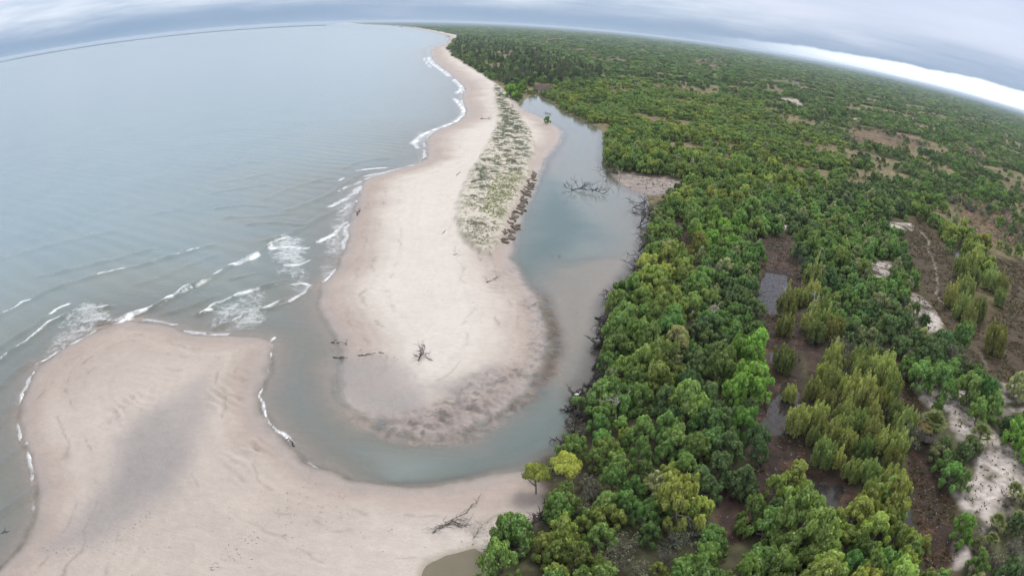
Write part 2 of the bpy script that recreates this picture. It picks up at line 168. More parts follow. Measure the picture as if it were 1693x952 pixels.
DRIFT=[[[[-4.8,119.5],[-2.7,123.3]],0.3,1,"thick charred log lying on pale ripples near the dune tip"],[[[-6.8,50.6],[-3.5,54.3]],0.15,7,"long fallen branch with forked twigs on the near sandbank"],[[[-41.0,160.6],[-41.0,165.0]],0.22,4,"small dark snag on wet sand near the surf"],[[[-20.8,333.2],[-15.2,330.8]],0.28,3,"bare driftwood tree lying across the far beach"],[[[-28.6,91.8],[-25.9,91.6]],0.13,3,"upper thin branch in the driftwood line at the spit edge"],[[[-27.0,87.0],[-24.6,87.0]],0.16,3,"dark driftwood stick nearest the channel at the spit edge"],[[[-23.1,87.8],[-20.8,88.3]],0.17,2,"dark driftwood stick between two others at the spit edge"],[[[-20.0,88.9],[-19.1,88.6]],0.13,0,"short dark stub at the right end of the driftwood line"],[[[-13.4,86.6],[-12.9,89.9]],0.14,9,"tangled root stump standing on the dry sand of the spit"],[[[-12.4,87.8],[-11.2,86.7]],0.12,3,"broken root piece beside the tangled stump"],[[[-26.1,63.7],[-27.4,65.3]],0.17,2,"forked black snag at the sandbank edge in the foam"],[[[16.2,199.1],[24.4,196.1]],0.24,12,"drowned bare tree sticking out of the creek"],[[[12.2,374.5],[16.1,368.8]],0.3,4,"dark stranded branch in upper creek beside the small bush"],[[[-17.0,146.9],[-16.6,149.7]],0.14,0,"small stick left of the dune on dry sand"],[[[-19.5,204.9],[-19.0,210.1]],0.15,0,"small stick at the left foot of the dune"],[[[-12.9,133.2],[-12.0,134.1]],0.12,0,"short twig below the dune tip"],[[[-57.3,37.5],[-56.2,38.4]],0.15,2,"dark branch in shallow water at the left edge"],[[[7.8,137.4],[11.6,138.8]],0.1,3,"thin branch poking from the creek shallows"],[[[8.8,72.3],[10.2,75.6]],0.16,5,"dark fallen tree with roots on the creek bank"],[[[10.1,74.1],[11.7,76.0]],0.2,0,"pale bleached trunk leaning over the creek bank"],[[[8.9,79.5],[12.1,81.7]],0.2,8,"black tangled snags in the water below the bank"],[[[15.1,107.0],[17.1,105.3]],0.3,8,"dark uprooted stump standing in the creek"],[[[30.9,156.0],[32.9,153.6]],0.2,7,"dark dead branches over the water opposite the dune"],[[[26.0,132.7],[30.1,139.4]],0.22,8,"dark fallen crown at the bend of the creek bank"],[[[20.4,121.7],[25.0,124.3]],0.25,9,"brown dead bush collapsed into the creek"],[[[33.4,184.2],[39.5,188.5]],0.2,8,"leaning dead branches where the mudflat meets the creek"],[[[32.2,177.7],[36.3,175.2]],0.2,6,"dark drooping branches below the mudflat"],[[[-2.4,50.5],[-1.6,52.7]],0.12,7,"curled black root on pale sand by the muddy pond"],[[[1.0,51.1],[2.2,53.0]],0.12,6,"curling dark roots on the sand below the lone tree"],[[[-0.7,50.4],[1.3,49.6]],0.14,8,"dark root mass at the head of the muddy pond"],[[[-1.6,47.9],[1.2,47.7]],0.16,14,"blackened brushwood pile on the edge of the muddy pond"],[[[0.6,46.3],[3.0,47.8]],0.16,14,"dark brushwood under the yellow green bush by the pond"],[[[3.7,53.0],[5.3,55.1]],0.14,8,"dark roots at the foot of the lone leaning tree"],[[[28.7,213.9],[31.7,225.6]],0.2,5,"fallen branches at the tip of the mudflat"],[[[14.2,95.6],[16.1,99.1]],0.16,8,"dark branches trailing in the water under the bank trees"],[[[14.2,90.6],[15.5,93.7]],0.16,6,"low dark branches under the overhanging bank trees"],[[[-44.4,232.6],[-42.7,231.8]],0.15,0,"tiny stick in the swash of the upper beach"],[[[7.9,67.9],[10.0,70.0]],0.16,7,"reddish brown brush heap at the creek mouth bank"],[[[31.5,163.5],[37.3,172.0]],0.26,13,"first dark root tangle along the creek bank, counting from the mudflat"],[[[28.9,145.3],[34.0,151.9]],0.26,13,"second dark root tangle along the creek bank, counting from the mudflat"],[[[24.1,127.5],[28.3,132.7]],0.26,13,"third dark root tangle along the creek bank, counting from the mudflat"],[[[18.1,112.9],[21.7,117.1]],0.26,13,"fourth dark root tangle along the creek bank, counting from the mudflat"],[[[14.9,100.5],[18.0,103.9]],0.26,13,"fifth dark root tangle along the creek bank, counting from the mudflat"],[[[14.0,95.2],[16.9,98.3]],0.26,13,"sixth dark root tangle along the creek bank, counting from the mudflat"],[[[13.0,88.3],[15.7,91.1]],0.26,13,"seventh dark root tangle along the creek bank, counting from the mudflat"],[[[11.5,83.2],[14.0,85.7]],0.26,13,"eighth dark root tangle along the creek bank, counting from the mudflat"],[[[9.6,79.6],[12.1,81.9]],0.26,13,"ninth dark root tangle along the creek bank, counting from the mudflat"],[[[8.5,76.2],[10.8,78.4]],0.26,13,"tenth dark root tangle along the creek bank, counting from the mudflat"],[[[8.1,72.4],[10.3,74.4]],0.26,13,"eleventh dark root tangle along the creek bank, counting from the mudflat"],[[[7.3,68.7],[9.5,70.6]],0.26,13,"twelfth dark root tangle along the creek bank, counting from the mudflat"],[[[4.4,53.5],[6.2,54.9]],0.26,13,"thirteenth dark root tangle along the creek bank, counting from the mudflat"],[[[2.2,51.4],[3.9,52.8]],0.26,13,"fourteenth dark root tangle along the creek bank, counting from the mudflat"]]
TREES=[[15.4,87.3,4.1,"m"],[17.4,85.0,4.5,"m"],[23.0,85.8,7.1,"y"],[22.6,79.8,5.9,"y"],[18.2,81.2,4.8,"m"],[14.9,80.9,3.6,"m"],[18.5,76.0,4.6,"m"],[21.7,75.4,4.6,"d"],[13.2,73.6,3.6,"g"],[12.1,71.1,3.3,"g"],[12.4,67.2,3.4,"g"],[15.5,69.1,2.3,"y"],[16.2,75.0,3.3,"m"],[18.0,70.0,3.6,"g"],[20.6,68.8,3.9,"g"],[16.7,64.2,3.3,"g"],[20.0,65.1,3.2,"g"],[28.4,86.1,4.6,"d"],[26.3,78.7,4.8,"d"],[32.4,90.0,4.5,"d"],[35.9,81.0,6.4,"b"],[36.6,87.6,5.8,"b"],[32.4,77.8,4.6,"b"],[36.8,78.7,4.0,"b"],[40.6,92.6,5.1,"b"],[28.9,76.0,4.3,"d"],[29.5,71.2,4.1,"d"],[31.7,69.8,4.5,"b"],[31.9,64.8,4.7,"d"],[28.1,64.5,4.6,"d"],[25.8,71.3,2.8,"p"],[24.5,65.6,3.5,"m"],[22.1,71.9,3.6,"d"],[21.9,63.0,3.1,"g"],[4.1,58.4,3.8,"L"],[6.8,59.3,4.4,"L"],[8.5,54.8,3.0,"s"],[10.2,57.1,2.9,"s"],[12.7,58.5,3.8,"g"],[13.5,54.3,3.5,"g"],[8.7,51.1,2.6,"m"],[10.4,49.2,3.9,"g"],[5.0,46.6,3.3,"y"],[5.7,43.7,3.0,"y"],[7.9,45.8,3.9,"y"],[9.8,44.4,2.8,"y"],[11.4,45.9,3.9,"s"],[13.0,48.4,3.2,"s"],[16.2,59.7,3.5,"g"],[15.2,57.0,3.2,"g"],[15.4,52.4,3.7,"g"],[15.8,49.7,3.0,"g"],[18.9,59.1,3.5,"y"],[17.9,55.6,3.1,"m"],[20.5,56.3,3.7,"m"],[22.0,54.0,3.6,"y"],[20.7,52.8,2.4,"y"],[21.7,61.3,3.7,"m"],[25.9,60.4,4.4,"d"],[28.0,58.2,4.5,"d"],[29.3,57.2,2.9,"d"],[25.1,58.5,2.3,"s"],[18.6,49.0,3.9,"s"],[20.8,50.9,3.3,"s"],[17.0,46.4,3.1,"s"],[21.0,45.5,3.8,"m"],[22.9,47.4,2.6,"m"],[15.8,44.8,2.6,"y"],[28.5,52.8,3.8,"m"],[26.5,51.2,2.3,"m"],[28.8,49.7,3.9,"m"],[29.6,47.7,3.3,"m"],[26.8,44.4,4.5,"m"],[24.4,43.0,3.7,"m"],[29.7,45.1,3.3,"g"],[33.0,57.3,3.7,"y"],[35.8,58.6,4.5,"y"],[36.2,55.9,3.4,"y"],[33.9,54.3,3.2,"m"],[30.0,51.4,3.5,"m"],[30.2,46.2,4.0,"m"],[28.6,43.2,4.4,"m"],[32.3,43.8,3.4,"m"],[40.1,50.5,4.8,"y"],[43.4,51.5,4.3,"y"],[38.3,47.5,4.3,"y"],[37.6,50.0,3.0,"y"],[45.1,49.2,4.0,"y"],[42.0,47.1,4.3,"y"],[39.1,45.2,3.8,"m"],[37.1,42.7,4.0,"g"],[44.7,46.2,3.6,"y"],[46.7,45.3,3.4,"y"],[44.3,42.4,3.8,"y"],[48.8,45.0,2.5,"y"],[40.8,41.7,4.1,"g"],[44.7,88.8,5.2,"o"],[40.1,70.6,4.6,"o"],[42.7,79.6,3.0,"o"],[46.2,79.5,3.9,"o"],[50.5,81.8,4.5,"o"],[51.9,78.8,4.4,"o"],[57.2,83.7,4.7,"o"],[56.7,79.0,4.1,"o"],[59.0,77.2,4.5,"o"],[58.0,72.0,4.0,"o"],[54.9,65.9,4.1,"o"],[46.9,75.7,3.8,"o"],[48.5,72.2,4.1,"o"],[50.3,70.5,4.1,"o"],[53.2,70.7,4.2,"o"],[44.5,67.8,3.9,"o"],[46.2,65.7,3.9,"o"],[47.6,63.4,3.8,"o"],[51.3,64.8,4.0,"o"],[51.4,61.1,3.9,"o"],[41.5,67.2,3.0,"o"],[43.2,62.2,3.2,"o"],[44.5,59.6,3.7,"o"],[46.7,58.7,4.0,"o"],[48.6,56.5,4.0,"o"],[50.6,55.8,3.2,"o"],[45.8,55.6,3.1,"o"],[53.1,109.9,5.5,"o"],[58.7,116.0,4.5,"o"],[49.8,102.1,4.5,"o"],[55.3,99.6,4.9,"o"],[59.6,104.9,4.2,"o"],[57.1,93.7,3.5,"o"],[59.7,56.2,4.8,"g"],[59.9,59.0,3.5,"g"],[61.0,54.9,3.1,"g"],[55.1,45.3,4.0,"B"],[68.4,74.0,2.8,"g"],[69.1,82.2,5.7,"g"],[72.4,79.6,6.4,"g"],[76.9,77.6,6.2,"g"],[80.2,75.7,5.9,"g"],[79.8,72.3,4.7,"g"],[75.1,70.9,4.5,"g"],[78.7,63.3,5.7,"b"],[68.2,86.0,5.2,"g"],[77.7,59.9,4.0,"b"],[99.4,96.6,7.2,"o"],[90.6,78.2,5.4,"p"],[122.0,141.9,6.0,"o"],[130.1,146.4,7.3,"o"],[112.2,126.1,7.0,"o"],[102.7,119.8,5.7,"o"],[101.6,113.9,6.4,"o"],[107.7,113.8,5.9,"o"],[126.9,132.8,6.9,"o"],[128.3,129.4,5.8,"o"],[122.1,122.2,4.6,"o"],[122.1,135.1,5.8,"o"],[97.9,104.9,3.6,"o"],[88.6,97.1,5.8,"g"],[100.9,109.2,5.4,"o"],[12.8,331.0,4.0,"b"],[-7.9,432.9,10.3,"B"],[-2.2,461.4,7.6,"b"],[25.4,429.2,7.1,"y"],[30.0,409.2,6.0,"y"],[33.1,377.2,5.5,"y"],[58.2,39.8,3.6,"s"],[62.7,41.6,3.6,"s"],[54.3,39.4,3.4,"g"],[61.5,37.8,3.6,"s"]]
PALMS=[[61.9,67.0,5.4],[71.2,64.7,4.9],[67.6,50.2,3.9],[62.2,46.3,3.5],[59.3,43.5,3.0],[66.5,46.3,3.2],[69.2,64.7,2.9]]
STRAND=[[[[-49.6,36.9],[-45.1,38.8],[-42.1,41.2],[-39.6,44.7],[-38.4,47.4]],40,0.5],[[[-28.6,40.7],[-26.8,42.6],[-26.9,44.9],[-25.0,46.8]],40,0.4],[[[-40.2,41.0],[-33.2,43.2],[-27.3,47.2],[-23.2,52.3],[-17.5,52.3]],50,3.0],[[[-24.8,53.0],[-16.8,49.4],[-10.1,48.7]],40,3.0],[[[-28.9,89.9],[-22.6,88.9],[-16.5,86.9]],50,0.9],[[[-18.7,180.1],[-17.2,157.3],[-14.7,143.8],[-9.6,132.6],[-6.1,129.5],[-1.6,126.8]],110,1.0],[[[-16.9,185.1],[-16.2,168.3],[-13.6,151.6],[-10.4,142.3],[-6.7,138.8]],90,0.6],[[[-16.8,115.0],[0.8,97.3],[3.8,89.5]],25,3.0],[[[-52.1,204.7],[-34.0,165.4],[-30.3,122.4],[-30.1,102.2]],20,2.5],[[[-14.9,68.7],[-10.8,72.8],[-4.7,78.1],[1.1,85.5],[4.8,97.8],[3.9,109.7]],150,1.6],[[[-16.0,445.2],[-11.8,323.8],[-13.0,271.4],[-15.9,219.8]],50,0.8],[[[-2.6,49.6],[1.1,50.8],[3.7,53.0]],60,1.0],[[[-54.4,62.5],[-52.7,71.1]],30,1.0]]
BIRD=[9.9,78.8]
SNAGS=[[14.8,73.8],[52.3,110.7],[60.2,111.6],[54.8,75.9],[36.1,102.6],[33.3,211.3]]

# ------------------------------------------------------------------ numeric helpers
def hash2(ix, iy, seed):
    h = (ix * 374761393 + iy * 668265263 + seed * 1442695041) & 0x7fffffff
    h = ((h ^ (h >> 13)) * 1274126177) & 0x7fffffff
    h = h ^ (h >> 16)
    return (h & 0xffff) / 65535.0
def vnoise(x, y, seed=0):
    ix = np.floor(x).astype(np.int64); iy = np.floor(y).astype(np.int64)
    fx = x - ix; fy = y - iy
    fx = fx * fx * (3 - 2 * fx); fy = fy * fy * (3 - 2 * fy)
    a = hash2(ix, iy, seed); b = hash2(ix + 1, iy, seed); c = hash2(ix, iy + 1, seed); d = hash2(ix + 1, iy + 1, seed)
    return (a * (1 - fx) + b * fx) * (1 - fy) + (c * (1 - fx) + d * fx) * fy
def fbm(x, y, scale, octs=4, seed=0):
    s = 0; a = 1; tot = 0; f = 1.0 / scale
    for o in range(octs):
        s = s + a * vnoise(x * f, y * f, seed + o * 17); tot += a; a *= .5; f *= 2.03
    return s / tot
def smooth(x, a, b):
    u = np.clip((x - a) / (b - a), 0, 1)
    return u * u * (3 - 2 * u)
def seg_dist(px, py, line, closed=False):
    """distance to a polyline, in chunks"""
    L = np.asarray(line, float)
    A = L if closed else L[:-1]
    B = np.roll(L, -1, 0) if closed else L[1:]
    out = np.full(px.shape, 1e12)
    for (ax, ay), (bx, by) in zip(A, B):
        dx, dy = bx - ax, by - ay
        q = np.clip(((px - ax) * dx + (py - ay) * dy) / max(dx * dx + dy * dy, 1e-9), 0, 1)
        d = (px - ax - q * dx) ** 2 + (py - ay - q * dy) ** 2
        np.minimum(out, d, out)
    return np.sqrt(out)
def near_dist(px, py, line, reach):
    P = np.asarray(line, float); lo = P.min(0) - reach; hi = P.max(0) + reach
    out = np.full(px.shape, 1e3)
    k = np.nonzero((px > lo[0]) & (px < hi[0]) & (py > lo[1]) & (py < hi[1]))[0]
    if len(k): out[k] = seg_dist(px[k], py[k], P)
    return out
def coast_dist(px, py, L):
    """distance to the coastline: pieces of it, each against the points it could matter to"""
    out = np.full(px.shape, 1e12)
    order = np.argsort(py, kind='stable'); sy = py[order]
    L = np.asarray(L, float); r = np.hypot(px, py)
    far = np.nonzero(r > 420)[0]; nearp = np.nonzero(r <= 420)[0]
    if len(far): out[far] = seg_dist(px[far], py[far], L)
    if len(nearp):
        rs = np.hypot(L[:, 0], L[:, 1]); k = np.nonzero(rs < 900)[0]
        out[nearp] = seg_dist(px[nearp], py[nearp], L[k.min():k.max() + 1])
    return out
def inside(px, py, poly):
    P = np.asarray(poly, float); r = np.zeros(px.shape, bool)
    for (ax, ay), (bx, by) in zip(P, np.roll(P, -1, 0)):
        if ay == by: continue
        c = ((ay > py) != (by > py)) & (px < (bx - ax) * (py - ay) / (by - ay) + ax)
        r ^= c
    return r
def sdist(px, py, poly, reach=None):
    """signed distance to a polygon, positive inside (only exact within reach)"""
    P = np.asarray(poly, float)
    if reach is None:
        d = seg_dist(px, py, P, True)
        return np.where(inside(px, py, P), d, -d)
    out = np.full(px.shape, -reach * 10.0)
    lo = P.min(0) - reach; hi = P.max(0) + reach
    k = (px > lo[0]) & (px < hi[0]) & (py > lo[1]) & (py < hi[1])
    if k.any():
        d = seg_dist(px[k], py[k], P, True)
        out[k] = np.where(inside(px[k], py[k], P), d, -d)
    return out
def chaikin(L, n=2, closed=False):
    L = np.asarray(L, float)
    for _ in range(n):
        A = L if closed else L[:-1]; B = np.roll(L, -1, 0) if closed else L[1:]
        Q = np.empty((len(A) * 2, 2)); Q[0::2] = A * .75 + B * .25; Q[1::2] = A * .25 + B * .75
        L = Q if closed else np.vstack([L[:1], Q, L[-1:]])
    return L
COAST_S = chaikin(COAST, 1)
LAND = np.vstack([COAST_S, np.array(LAND_CLOSE, float)])
DUNE_S = chaikin(DUNE, 1, True)

def wavc(x, y):
    return -np.sin((x * .45 + y * .9) * 3.4 + 16 * fbm(x, y, 5.0, 3, 61))
def opening(x, y):
    """grassy openings in the woodland, commoner inland on the right"""
    n = fbm(x, y, 42.0, 4, 27); r = np.hypot(x, y)
    return smooth(n + .05 * smooth(x / np.maximum(r, 1), .25, .7) - .06 * (1 - smooth(r, 130, 240)), .545, .60) * smooth(r, 130, 200)

def survey(x, y):
    """height of the ground and every mask, at arrays of points"""
    x = np.asarray(x, float); y = np.asarray(y, float)
    r = np.hypot(x, y)
    o = {}
    # coastline wobble grows with distance from detail
    wx = x + (fbm(x, y, 5.0, 3, 5) - .5) * 1.6; wy = y + (fbm(x, y, 5.0, 3, 9) - .5) * 1.6
    d = np.where(inside(wx, wy, LAND), 1.0, -1.0) * coast_dist(wx, wy, COAST_S)
    o['d'] = d
    spit = sdist(wx, wy, SPIT, 30.0) ; sbank = sdist(wx, wy, SBANK, 30.0)
    sandy = np.maximum(spit, sbank)
    o['sandy'] = smooth(sandy, -1.5, 1.0)
    east = smooth(x, -6, 4) * (y < 500) * (y > 50)          # the creek side
    up_ = 1.35 * (1 - np.exp(-np.maximum(d, 0) * .085 / 1.35))
    slope = .045 + .022 * east
    dmax = 3.2 - 1.4 * east
    dn = -dmax * (1 - np.exp(-np.maximum(-d, 0) * slope / dmax))
    z = np.where(d > 0, up_, dn)
    # sand flats: low and nearly level on the south bank
    z = np.where((sbank > 0) & (d > 0), .08 + .62 * (1 - np.exp(-d * .035 / .62)), z)
    sh = np.zeros_like(x)
    for p in SHOAL: sh = np.maximum(sh, smooth(sdist(x, y, p, 6.0), -4.0, 3.0))
    z = np.where(d < 0, z * (1 - .84 * sh), z); o['shoal'] = sh
    te = np.zeros_like(x)
    for p in TEAL: te = np.maximum(te, smooth(sdist(x, y, p, 16.0) + 7 * (fbm(x, y, 11.0, 3, 191) - .5), -7.0, 7.5))
    z = np.where(d < 0, z - 1.1 * te * smooth(-d, 0.0, 2.5), z); o['teal'] = te
    dune = sdist(x + (fbm(x, y, 3.0, 3, 31) - .5) * 2.2, y + (fbm(x, y, 3.0, 3, 35) - .5) * 2.2, DUNE_S, 20.0)
    o['dune'] = dune
    z = z + smooth(dune, -.5, .9) * (.75 + .5 * fbm(x, y, 6.0, 4, 41)) + smooth(dune, .5, 6) * .5 * (fbm(x, y, 4.0, 3, 44) - .3)
    wet = np.zeros_like(x)
    for p in WETGREY: wet = np.maximum(wet, smooth(sdist(wx, wy, p, 12.0), -3.0, 2.5))
    z = np.where(d > 0, z - .12 * wet, z); o['wetgrey'] = wet
    lump = smooth(sdist(x, y, LUMPY, 6.0), -2.5, 2.0)
    rid = 1 - np.abs(2 * fbm(x * .8 + y * .5, y * 1.2 - x * .3, 1.5, 4, 51) - 1)
    rid2 = 1 - np.abs(2 * fbm(x, y, 3.2, 3, 58) - 1)
    z = z + lump * (.62 * (rid ** 5 - .22) + .35 * (rid2 ** 4 - .25)); o['lump'] = lump
    rp = np.zeros_like(x)
    for p in RIPPLE: rp = np.maximum(rp, smooth(sdist(x, y, p, 5.0), -1.5, 1.5))
    wav = np.sin((x * .45 + y * .9) * 3.4 + 16 * fbm(x, y, 5.0, 3, 61))
    z = z + rp * .19 * wav * (d > 0) * np.clip(3.2 * fbm(x, y, 2.6, 3, 63) - 1.0, 0, 1.2); o['ripple'] = rp
    mud = np.zeros_like(x)
    for p in MUD: mud = np.maximum(mud, smooth(sdist(wx, wy, p, 5.0), -1.2, .8))
    z = z - mud * (.35 + .18 * (fbm(x, y, 1.6, 3, 71) - .5)) * (d > 0); o['mud'] = mud
    pool = np.zeros_like(x)
    for p in POOL: pool = np.maximum(pool, smooth(sdist(wx, wy, p, 5.0), -1.3, .8))
    z = np.where(pool > 0, z * (1 - pool) + pool * .3, z); o['pool'] = pool
    pond = smooth(sdist(wx, wy, POND, 6.0), -.9, 1.4)
    z = np.where(pond > 0, z * (1 - pond) - .15 * pond, z); o['pond'] = pond
    sand = np.zeros_like(x)
    for p in SAND: sand = np.maximum(sand, smooth(sdist(wx, wy, p, 6.0), -.8, .6))
    o['sand'] = sand; z = z + sand * .2
    red = np.zeros_like(x)
    for p in RED: red = np.maximum(red, smooth(sdist(wx, wy, p, 20.0), -3.0, 2.0))
    o['red'] = red
    pa = smooth(-near_dist(x, y, PATH, 3.0), -.42, -.16)
    for p in PATH2: pa = np.maximum(pa, .6 * smooth(-near_dist(x, y, p, 3.0), -.6, -.25))
    pa = pa * (fbm(x, y, 1.4, 2, 83) > .3)
    o['path'] = pa
    forest = np.clip(1 - o['sandy'], 0, 1) * smooth(d, -1.2, .2)
    o['forest'] = forest
    z = z + forest * (.25 * (fbm(x, y, 7.0, 3, 91) - .5)) * (1 - mud) * (1 - pool)
    z = z + (d > 0) * .05 * (fbm(x, y, 1.2, 2, 95) - .5) * (1 - pond)
    z = z + (d > 0) * .16 * (fbm(x, y, 14.0, 2, 97) - .5) * o['sandy'] * (1 - pond)
    o['z'] = z
    return o

def link(o, parent=None):
    C.objects.link(o)
    if parent is not None: o.parent = parent
    return o
def mesh_np(name, V, F, material, parent=None, smooth_shade=False, link_it=True):
    """V (n,3), F (m,k) numpy"""
    me = bpy.data.meshes.new(name)
    V = np.ascontiguousarray(V, np.float32); F = np.ascontiguousarray(F, np.int32)
    k = F.shape[1]
    me.vertices.add(len(V)); me.vertices.foreach_set('co', V.ravel())
    me.loops.add(F.size); me.loops.foreach_set('vertex_index', F.ravel())
    me.polygons.add(len(F)); me.polygons.foreach_set('loop_start', np.arange(0, F.size, k, dtype=np.int32))
    if smooth_shade: me.polygons.foreach_set('use_smooth', np.ones(len(F), bool))
    me.update(calc_edges=True)
    if material is not None: me.materials.append(material)
    o = bpy.data.objects.new(name, me)
    if link_it: link(o, parent)
    return o
def fattr(me, name, a):
    at = me.attributes.new(name, 'FLOAT', 'POINT'); at.data.foreach_set('value', np.ascontiguousarray(a, np.float32))
def cattr(me, name, a):
    at = me.attributes.new(name, 'FLOAT_COLOR', 'POINT')
    c = np.ones((len(a), 4), np.float32); c[:, :3] = a; at.data.foreach_set('color', c.ravel())
def tag(o, label=None, cat=None, group=None, kind=None):
    if label: o['label'] = label
    if cat: o['category'] = cat
    if group: o['group'] = group
    if kind: o['kind'] = kind
    return o
def empty(name, loc, rz=0.0, scale=(1, 1, 1)):
    o = bpy.data.objects.new(name, None); o.empty_display_size = .5
    o.location = loc; o.rotation_euler = (0, 0, rz); o.scale = scale
    return link(o)

# ------------------------------------------------------------------ ground and water sheets on one fan-shaped grid
AZ = np.radians(np.concatenate([np.linspace(-180, -64, 24)[:-1], np.linspace(-64, 66, 660), np.linspace(66, 180, 24)[1:]]))
R = np.concatenate([[0.5, 8, 20, 30], np.geomspace(36, 330, 560), np.geomspace(334, 3500, 170), np.geomspace(3700, 120000, 40)])
NA, NR = len(AZ), len(R)
gx = (R[:, None] * np.sin(AZ)[None, :]).ravel(); gy = (R[:, None] * np.cos(AZ)[None, :]).ravel()
S = survey(gx, gy)
i0 = (np.arange(NR - 1)[:, None] * NA + np.arange(NA - 1)[None, :]).ravel()
QUADS = np.stack([i0, i0 + 1, i0 + 1 + NA, i0 + NA], 1)
def lerp3(c, col, f):
    return c * (1 - f[:, None]) + np.array(col, float)[None, :] * f[:, None]
nz1 = fbm(gx, gy, 9.0, 4, 3); nz2 = fbm(gx, gy, 2.0, 4, 13); nz3 = fbm(gx, gy, 40.0, 3, 23)
d = S['d']; z = S['z']
col = np.tile(np.array([.492, .448, .405]), (len(gx), 1))
beach_w = 1 + .25 * np.clip(np.hypot(gx, gy) - 150, 0, 800) / 100
damp = (1 - smooth(d / beach_w + 5 * (nz1 - .5), 2.0, 13.0)) * (d > -60)
damp = np.where(sdist(gx, gy, SBANK, 30.0) > 0, np.maximum(damp, .80 + 1.2 * (nz3 - .45) - .6 * smooth(gx, -22, 4)), damp)
damp = np.clip(damp, 0, 1)
col = lerp3(col, (.325, .268, .235), damp)
wetline = (1 - smooth(d / beach_w + 2 * (nz2 - .5), .1, 3.0))
col = lerp3(col, (.245, .206, .185), .8 * wetline)
band = vnoise(d / (.9 * beach_w) + 2.5 * (nz1 - .5), (gx + .6 * gy) / 38.0, 171)
col *= (1 + (.07 * (band - .5) * smooth(d, .3, 2.0) * (1 - smooth(d / beach_w, 16, 30))))[:, None]
arcs = vnoise(d / 2.6 + 3.0 * (nz3 - .5) + .7 * (nz1 - .5), gx / 60.0, 175)
col *= (1 + .03 * (arcs - .5) * (1 - smooth(d, 8, 16)))[:, None]
for lv, am in ((4.5, .5), (8.0, .6), (12.5, .4)):
    wl = np.exp(-((d - lv - 4.5 * (nz1 - .5) - 1.2 * (nz2 - .5)) / .22) ** 2) * smooth(fbm(gx, gy, 3.0, 3, 177), .48, .62) * (np.hypot(gx, gy) < 260) * S['sandy']
    col = lerp3(col, (.13, .115, .10), am * .7 * wl)
col = lerp3(col, (.225, .20, .188), S['wetgrey'] * np.clip(.85 + .7 * (nz1 - .5) + .3 * (nz2 - .5), 0, 1))
col *= (1 + .10 * (nz2 - .5) + .08 * (nz1 - .5))[:, None]
col = lerp3(col, (.24, .205, .19), S['lump'] * np.clip(.55 + 1.6 * (nz2 - .5), 0, 1))
col = lerp3(col, (.12, .11, .105), S['lump'] * smooth(fbm(gx * .8 + gy * .5, gy * 1.2 - gx * .3, 1.3, 3, 151), .56, .66) * .7)
col = lerp3(col, (.20, .18, .168), S['ripple'] * .12 * smooth(wavc(gx, gy), -.2, .8))
bed = smooth(-d, .2, 6.0)
col = lerp3(col, (.23, .20, .168), bed * .8)
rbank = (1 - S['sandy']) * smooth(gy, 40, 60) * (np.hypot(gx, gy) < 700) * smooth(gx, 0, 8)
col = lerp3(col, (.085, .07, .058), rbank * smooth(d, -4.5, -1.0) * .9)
dn_ = smooth(S['dune'], -.3, .8)
col = lerp3(col, (.44, .405, .335), dn_ * .7)
col = lerp3(col, (.13, .13, .07), dn_ * smooth(nz2, .52, .7) * .6)
litter = np.clip(.75 + 1.2 * (nz1 - .5), 0, 1)
floor_ = lerp3(np.tile(np.array([.075, .06, .042]), (len(gx), 1)), (.05, .06, .025), litter * .6)
open_ = opening(gx, gy)
scrub = smooth(np.hypot(gx, gy), 200, 420)
floor_ = lerp3(floor_, (.115, .095, .050), scrub * np.clip(.7 + 2.0 * (nz3 - .5), 0, 1))
floor_ = lerp3(floor_, (.145, .12, .065), open_ * .85)
far_f = smooth(np.hypot(gx, gy), 700, 2500)
floor_ = lerp3(floor_, (.05, .068, .042), far_f)
col = col * (1 - S['forest'])[:, None] + floor_ * S['forest'][:, None]
col = lerp3(col, (.034, .021, .016), S['mud'] * S['forest'])
col = lerp3(col, (.085, .044, .026), S['mud'] * S['forest'] * smooth(nz2, .5, .72) * .6)
marsh = smooth(sdist(gx, gy, MUD[4], 30.0), -14, 2)
col = lerp3(col, (.06, .043, .022), np.clip(marsh + smooth(sdist(gx, gy, MUD[5], 30.0), -6, 3), 0, 1) * S['forest'] * .7)
flat = smooth(sdist(gx, gy, MUD[0], 30.0), -2, 2)
col = lerp3(col, (.225, .18, .16), flat * .85)
col = lerp3(col, (.125, .08, .055), S['red'] * S['forest'] * (1 - flat) * np.clip(.7 + 2.2 * (nz1 - .5), 0, 1))
col = lerp3(col, (.34, .30, .275), S['sand'] * np.clip(.62 + 3.2 * (fbm(gx, gy, 3.0, 4, 181) - .45), 0, 1))
col = lerp3(col, (.19, .165, .135), S['path'] * .9)
col = lerp3(col, (.20, .165, .10), S['pond'])
col *= (1 + S['forest'] * 1.2 * (fbm(gx, gy, .9, 3, 161) - .5) + S['forest'] * .8 * (nz1 - .5))[:, None]
col = np.clip(col, .008, .9)
wetness = np.clip(.9 * wetline * S['sandy'] + .85 * S['wetgrey'] + .3 * damp * S['sandy'] + .22 * S['mud'] * S['forest'] + .5 * flat, 0, 1)

